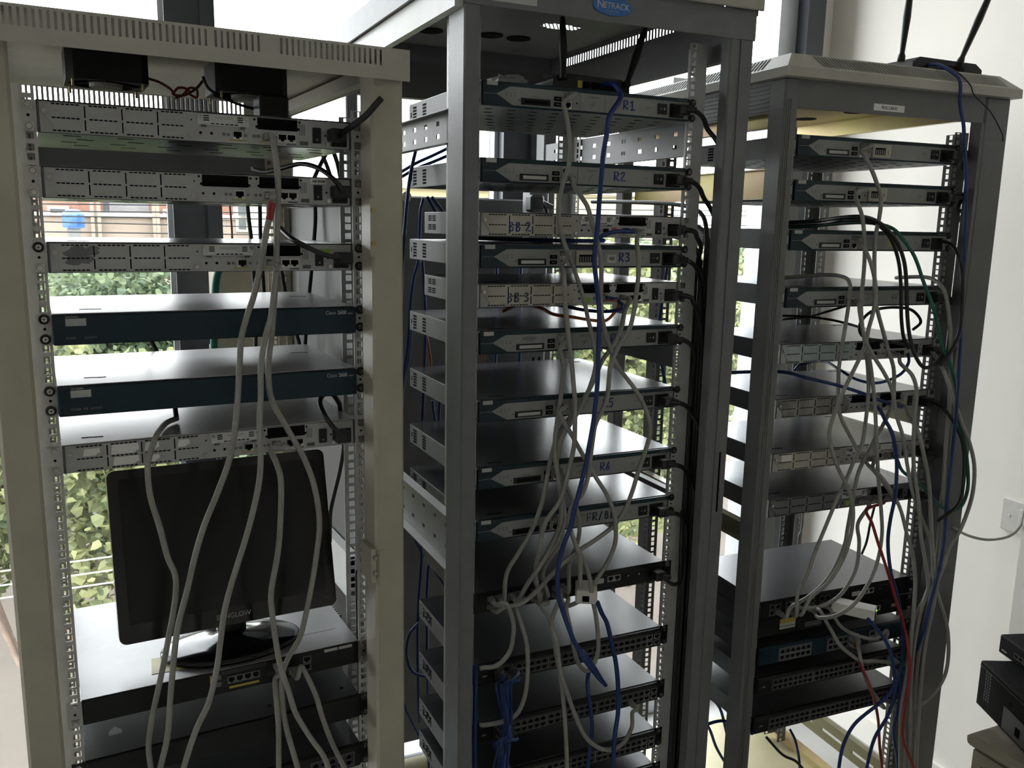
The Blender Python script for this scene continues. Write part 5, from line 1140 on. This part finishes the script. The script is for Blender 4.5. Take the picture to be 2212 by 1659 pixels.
# right rack, grey
rg = [
 ('grey cable out of the topmost right-rack router', -.045, [(1853, 306), (1862, 325), (1870, 340), (1883, 367), (1893, 393), (1903, 426), (1900, 466), (1892, 506), (1889, 549), (1889, 598), (1890, 645), (1898, 681), (1907, 714), (1918, 754), (1930, 794), (1931, 833), (1928, 873), (1907, 919), (1887, 952), (1864, 998), (1851, 1032), (1842, 1081), (1831, 1141), (1825, 1175), (1808, 1217), (1783, 1256), (1748, 1288), (1709, 1312), (1684, 1330)], 'se'),
 ('grey cable out of the second right-rack router', -.058, [(1843, 400), (1849, 418), (1862, 466), (1867, 509), (1868, 549), (1865, 598), (1860, 651), (1862, 698), (1867, 731), (1874, 787), (1876, 848), (1870, 909), (1862, 959), (1844, 998), (1824, 1045), (1804, 1088), (1779, 1148), (1759, 1196), (1743, 1242), (1723, 1284), (1702, 1312)], 'se'),
 ('grey cable out of the yellow-labelled router', -.071, [(1830, 508), (1854, 522), (1870, 542), (1884, 579), (1892, 625), (1887, 671), (1877, 708), (1867, 751), (1847, 794), (1824, 840), (1814, 866), (1798, 906), (1791, 942), (1799, 979), (1812, 1015), (1832, 1055), (1843, 1100), (1838, 1155), (1822, 1205), (1792, 1255), (1750, 1293), (1718, 1316)], 'se'),
 ('grey cable looping over the scribbled router lid and down', [.10, .06, .0, -.035, -.035, -.035, -.035, -.035, -.035, -.035, -.035, -.035, -.035, -.035, -.012], [(1690, 600), (1778, 594), (1821, 598), (1836, 615), (1834, 651), (1827, 698), (1819, 747), (1812, 797), (1811, 843), (1814, 893), (1831, 932), (1851, 969), (1870, 998), (1897, 1028), (1920, 1055)], 'e'),
 ('grey cable out of the scribbled router', -.084, [(1838, 645), (1857, 675), (1865, 718), (1874, 745), (1890, 774), (1910, 806), (1927, 843), (1937, 899), (1950, 942), (1960, 1005), (1970, 1058), (1986, 1108), (2006, 1157), (2016, 1197), (2014, 1240), (1998, 1290), (1975, 1340), (1962, 1420), (1958, 1540), (1955, 1690)], 's'),
 ('grey cable from the blotchy-plate router looping wide to the floor', -.09, [(1937, 879), (1963, 899), (1983, 932), (1996, 985), (2006, 1038), (2010, 1098), (2013, 1164), (2017, 1225), (2020, 1262), (2031, 1302), (2047, 1362), (2047, 1433), (2031, 1479), (1995, 1518), (1945, 1534), (1908, 1518)], 'se'),
 ('grey cable hanging nearly straight past the lower right-rack routers', [-.065, -.065, -.065, -.065, -.065, -.065, -.065, -.065, -.085, -.115, -.125, -.11, -.07, -.02], [(1876, 765), (1882, 800), (1889, 866), (1892, 916), (1895, 985), (1898, 1041), (1903, 1098), (1905, 1157), (1893, 1221), (1868, 1274), (1840, 1309), (1805, 1330), (1769, 1334), (1730, 1327)], 'e'),
 ('grey cable out of the plain grey plate router', -.040, [(1841, 1096), (1853, 1131), (1856, 1171), (1851, 1221), (1836, 1256), (1812, 1288), (1776, 1309), (1730, 1321)], 'se'),
 ('grey cable out of the mint-plate router', [-.012, -.05, -.07, -.085, -.085, -.085, -.085, -.09, -.09, -.09, -.09, -.09, -.09, -.09, -.09], [(1922, 745), (1945, 785), (1970, 810), (1980, 846), (1976, 899), (1973, 965), (1975, 1020), (1985, 1090), (1990, 1160), (2000, 1220), (2005, 1270), (1987, 1330), (1972, 1420), (1966, 1540), (1964, 1690)], 's'),
 ('grey cable out of the white-square plate router', -.075, [(1863, 992), (1885, 1012), (1903, 1030), (1925, 1060), (1945, 1100), (1958, 1150), (1972, 1200), (1977, 1260), (1972, 1340), (1964, 1430), (1946, 1540), (1944, 1690)], 's'),
 ('grey loop swinging out over the right post', [-.012, -.05, -.09, -.10, -.10, -.10, -.10, -.10, -.10, -.10, -.10, -.10, -.10, -.10, -.10, -.10], [(2006, 752), (2025, 775), (2040, 805), (2056, 850), (2076, 909), (2095, 959), (2105, 1012), (2099, 1075), (2076, 1141), (2052, 1181), (2039, 1220), (2025, 1258), (2014, 1320), (1998, 1400), (1985, 1540), (1978, 1690)], ''),
 ('grey cable sagging from the access server over the warning label unit', -.055, [(1780, 1336), (1815, 1352), (1850, 1372), (1890, 1380), (1915, 1362), (1910, 1345)], 'se'),
 ('grey cable falling from the access server across the twelve-port switch', -.062, [(1765, 1328), (1790, 1352), (1812, 1390), (1835, 1412), (1862, 1428), (1892, 1428), (1915, 1408)], 'se'),
 ('grey cable dropping from the access server to the lower switches', -.048, [(1830, 1345), (1850, 1375), (1856, 1410), (1865, 1450), (1878, 1485), (1888, 1512)], 'se'),
 ('thin grey cable behind the plain plate router drop', .285, [(1735, 1100), (1732, 1140), (1726, 1160), (1725, 1180), (1725, 1195)], ''),
 ('grey curl beside the right-rack power inlets', [.10, .03, -.02, -.07, -.08, -.08, -.08, -.08, -.08, -.08, -.08, -.085, -.085, -.085, -.085], [(1935, 600), (1985, 598), (2015, 603), (2038, 625), (2047, 660), (2052, 700), (2054, 745), (2052, 850), (2044, 950), (2034, 1100), (2018, 1250), (1996, 1350), (1980, 1450), (1974, 1560), (1970, 1690)], ''),
]
for lab, v, p, pl in rg: cable(lab, G, .003 if v == .285 else .0044, 2, v, p, (-.012 if 's' in pl else None, -.012 if 'e' in pl else None) if not isinstance(v, list) else None, pl)
U1 = on_zl(2, 2033, 134, 1.957)[0]
rc = [
 ('green cable arching over the right rack and looping at the post', 'cable_green', .0040, [.25, .20, .12, .02, -.04, -.06, -.06, -.07, -.08, -.08, -.08, -.085, -.085, -.09, -.09, -.09, -.09, -.09, -.085, -.08, -.06, -.04, -.02, -.012], [(1660, 492), (1740, 490), (1800, 484), (1870, 481), (1923, 491), (1950, 516), (1976, 555), (1996, 612), (2016, 665), (2029, 721), (2039, 757), (2056, 797), (2067, 845), (2072, 909), (2082, 949), (2090, 1005), (2090, 1058), (2076, 1094), (2056, 1103), (2029, 1091), (2006, 1065), (1986, 1045), (1950, 1018), (1913, 988)], 'e'),
 ('long red cable from the plain plate router to the floor', 'cable_red', .0036, -.08, [(1860, 1086), (1872, 1101), (1884, 1131), (1896, 1170), (1907, 1203), (1925, 1259), (1939, 1309), (1951, 1344), (1960, 1390), (1965, 1443), (1960, 1496), (1953, 1539), (1950, 1595), (1974, 1659), (1980, 1690)], 's'),
 ('short red cable from the twelve-port switch to the floor', 'cable_red', .0036, -.04, [(1833, 1401), (1858, 1433), (1875, 1472), (1889, 1514), (1897, 1556), (1900, 1609), (1905, 1659), (1906, 1690)], 's'),
 ('blue cable from the wifi box on the cap down the right post', BL, .0040, [0, 0, 0, 0, -.095, -.095, -.095, -.095, -.095, -.09, -.085, -.085, -.085, -.085, -.085, -.085, -.085, -.08, -.06, -.04, -.012], [('w', U1, -.012, 1.956), ('w', U1+.004, -.035, 1.953), ('w', U1+.010, -.062, 1.938), ('w', U1+.016, -.085, 1.915), (2074, 225), (2081, 267), (2083, 306), (2086, 354), (2087, 418), (2085, 500), (2080, 620), (2077, 700), (2072, 800), (2065, 900), (2055, 1000), (2045, 1100), (2035, 1200), (2010, 1300), (1990, 1380), (1960, 1440), (1920, 1442)], 'e'),
 ('blue cable from the blotchy-plate router to the floor', BL, .0042, -.07, [(1893, 883), (1913, 909), (1927, 936), (1935, 975), (1937, 1018), (1933, 1075), (1923, 1124), (1918, 1174), (1924, 1235), (1936, 1280), (1948, 1344), (1950, 1411), (1939, 1468), (1921, 1539), (1889, 1595), (1872, 1659), (1868, 1690)], 's'),
 ('blue cable out of the white media converter to the floor', BL, .0042, -.10, [(1875, 1337), (1900, 1366), (1918, 1394), (1928, 1429), (1932, 1475), (1915, 1505), (1895, 1523), (1847, 1563), (1822, 1609), (1812, 1659), (1810, 1690)], ''),
 ('dark blue cable down the inner right post to the floor', BL, .0042, -.05, [(1925, 1425), (1948, 1465), (1940, 1530), (1930, 1580), (1938, 1640), (1940, 1690)], 's'),
 ('thin dark wire drooping from the cap along the right post', BK, .0014, [0, 0, 0, -.083, -.083, -.08, -.075, -.07], [('w', U1+.025, -.011, 1.950), ('w', U1+.034, -.046, 1.9455), ('w', U1+.048, -.081, 1.912), (2105, 206), (2137, 238), (2156, 270), (2166, 293), (2166, 305)], ''),
 ('blue cable looping under the mint-plate router', BL, .0034, [.2, .2, .15, .05, .0, -.03, -.03, -.03, -.008], [(1716, 800), (1731, 787), (1778, 780), (1811, 797), (1851, 820), (1897, 827), (1943, 810), (1962, 785), (1962, 764)], ''),
 ('dark blue cable crossing onto the blotchy-plate router', BL, .0040, [.16, .05, -.03, -.05, -.05, -.045, -.04, -.012], [(1532, 806), (1680, 803), (1740, 816), (1800, 830), (1850, 845), (1880, 856), (1905, 866), (1918, 872)], 'e'),
 ('blue cable from the floor pan loop beside the right rack front', BL, .0040, [.1, .1, .1, .1], [(1500, 1575), (1550, 1558), (1580, 1562), (1625, 1585)], ''),
 ('black cable arching over the yellow-labelled router and down', BK, .0044, [.2, .12, .02, -.04, -.05, -.055, -.055, -.055, -.055, -.055, -.06, -.07, -.075, -.075, -.07], [(1665, 482), (1761, 478), (1811, 471), (1850, 468), (1880, 472), (1910, 489), (1937, 522), (1953, 565), (1958, 615), (1960, 681), (1966, 731), (1980, 774), (1998, 794), (2023, 784), (2042, 757)], ''),
 ('second black cable arching over the yellow-labelled router', BK, .0040, [.22, .1, .0, -.03, -.035, -.035, -.035, -.035, -.035, -.035, -.035, -.035], [(1665, 486), (1765, 483), (1810, 477), (1850, 474), (1885, 481), (1912, 499), (1930, 528), (1942, 570), (1946, 620), (1947, 685), (1952, 728), (1964, 752)], ''),
 ('black ring of cable before the mint-plate lid', BK, .0036, [-.03, -.03, -.03, -.03, -.02, .02, .05, .05, .05, .05, .05], [(1968, 747), (1912, 737), (1872, 731), (1857, 715), (1862, 692), (1887, 671), (1927, 664), (1965, 668), (1984, 683), (1988, 698), (1972, 712)], ''),
 ('black cable slung left of the mint-plate router', BK, .0030, [.2, .18, .14, .1, .05], [(1690, 682), (1740, 684), (1790, 690), (1830, 699), (1860, 708)], ''),
 ('black cable from the grey loop to the left under the scribbled router', BK, .0030, [.25, .2, .14, .1], [(1690, 690), (1745, 684), (1790, 672), (1830, 660)], ''),
 ('black cable slanting behind the lower right-rack routers', BK, .0036, [.315, .315, .315, .315], [(1890, 1090), (1880, 1130), (1872, 1170), (1860, 1200)], ''),
 ('black cable bending down over the right post front', BK, .0040, [-.04, -.072, -.085, -.095, -.095, -.09, -.075], [(2012, 868), (2040, 885), (2062, 915), (2080, 960), (2082, 1030), (2070, 1090), (2025, 1125)], ''),
 ('black cable from the yellow-label router inlet round the post', BK, .0044, [-.034, -.072, -.078, -.078, -.078, -.075, -.07], [(2036, 520), (2062, 535), (2078, 580), (2078, 660), (2072, 720), (2050, 765), (2030, 790)], ''),
 ('black cable hanging from the zinc pan gap', BK, .0036, [.1, .08, .06, .05], [(1655, 1592), (1690, 1630), (1720, 1645), (1745, 1675)], ''),
 ('blue cable standing behind the bottom switch', BL, .0036, [.12, .10, .10, .10], [(1706, 1575), (1718, 1600), (1726, 1640), (1728, 1680)], ''),
]
for lab, m, r_, v, p, pl in rc: cable(lab, m, r_, 2, v, p, (-.012 if 's' in pl else None, None) if not isinstance(v, list) else None, pl)
cable('grey cable from the wall socket to the right post', G, .0034, 2, [-.09, -.05, -.02, .0, .01, .02, .02], [(2058, 1139), (2092, 1157), (2135, 1166), (2178, 1159), (2203, 1138), (2213, 1105), (2219, 1075)])
for k, (nm, zt, f) in enumerate((('topmost', 1.7945, .93), ('second', 1.703, .93), ('scribbled', 1.478, .93), ('mint-plate', 1.355, .955), ('blotchy-plate', 1.233, .955), ('white-square plate', 1.111, .955), ('plain grey plate', 1.005, .955))):
    zc = zt-H*.6; u0 = fU(f); q = [(.2865, .045), (.2865, .034), (.2865, .023), (.2865, .012), (.2755, .034), (.2755, .023), (.2755, .012)][k]; up = .010 if k < 2 else -.004
    wire('black power cord of the %s right-rack router' % nm, BK, .0042, 2, [(u0+.006, -.034, zc), (u0+.022, -.039, zc+up), (.232, -.028, zc+up-.010), (.2425, -.0110, zc-.022), (.255, -.0105, zc-.028), (.268, -.004, zc-.036), (q[0], q[1], zc-.075)]+[(q[0], q[1], zc-.16-j*.12) for j in range(int((zc-.3)/.12))]+[(q[0], q[1], .055)], plug=(u0, -.0125 if f < .94 else -.004, zc))
for k, (x0, x1) in enumerate(((1565, 1592), (1540, 1568))): cable('blue cable lying over the zinc pan between the racks', BL, .004, 1, .2, [(x0-40, 1500+40*k), (x0-10, 1530+40*k), (x0+10, 1600+20*k), (x1+20, 1680)], group='blue cables over the pan')

flush()
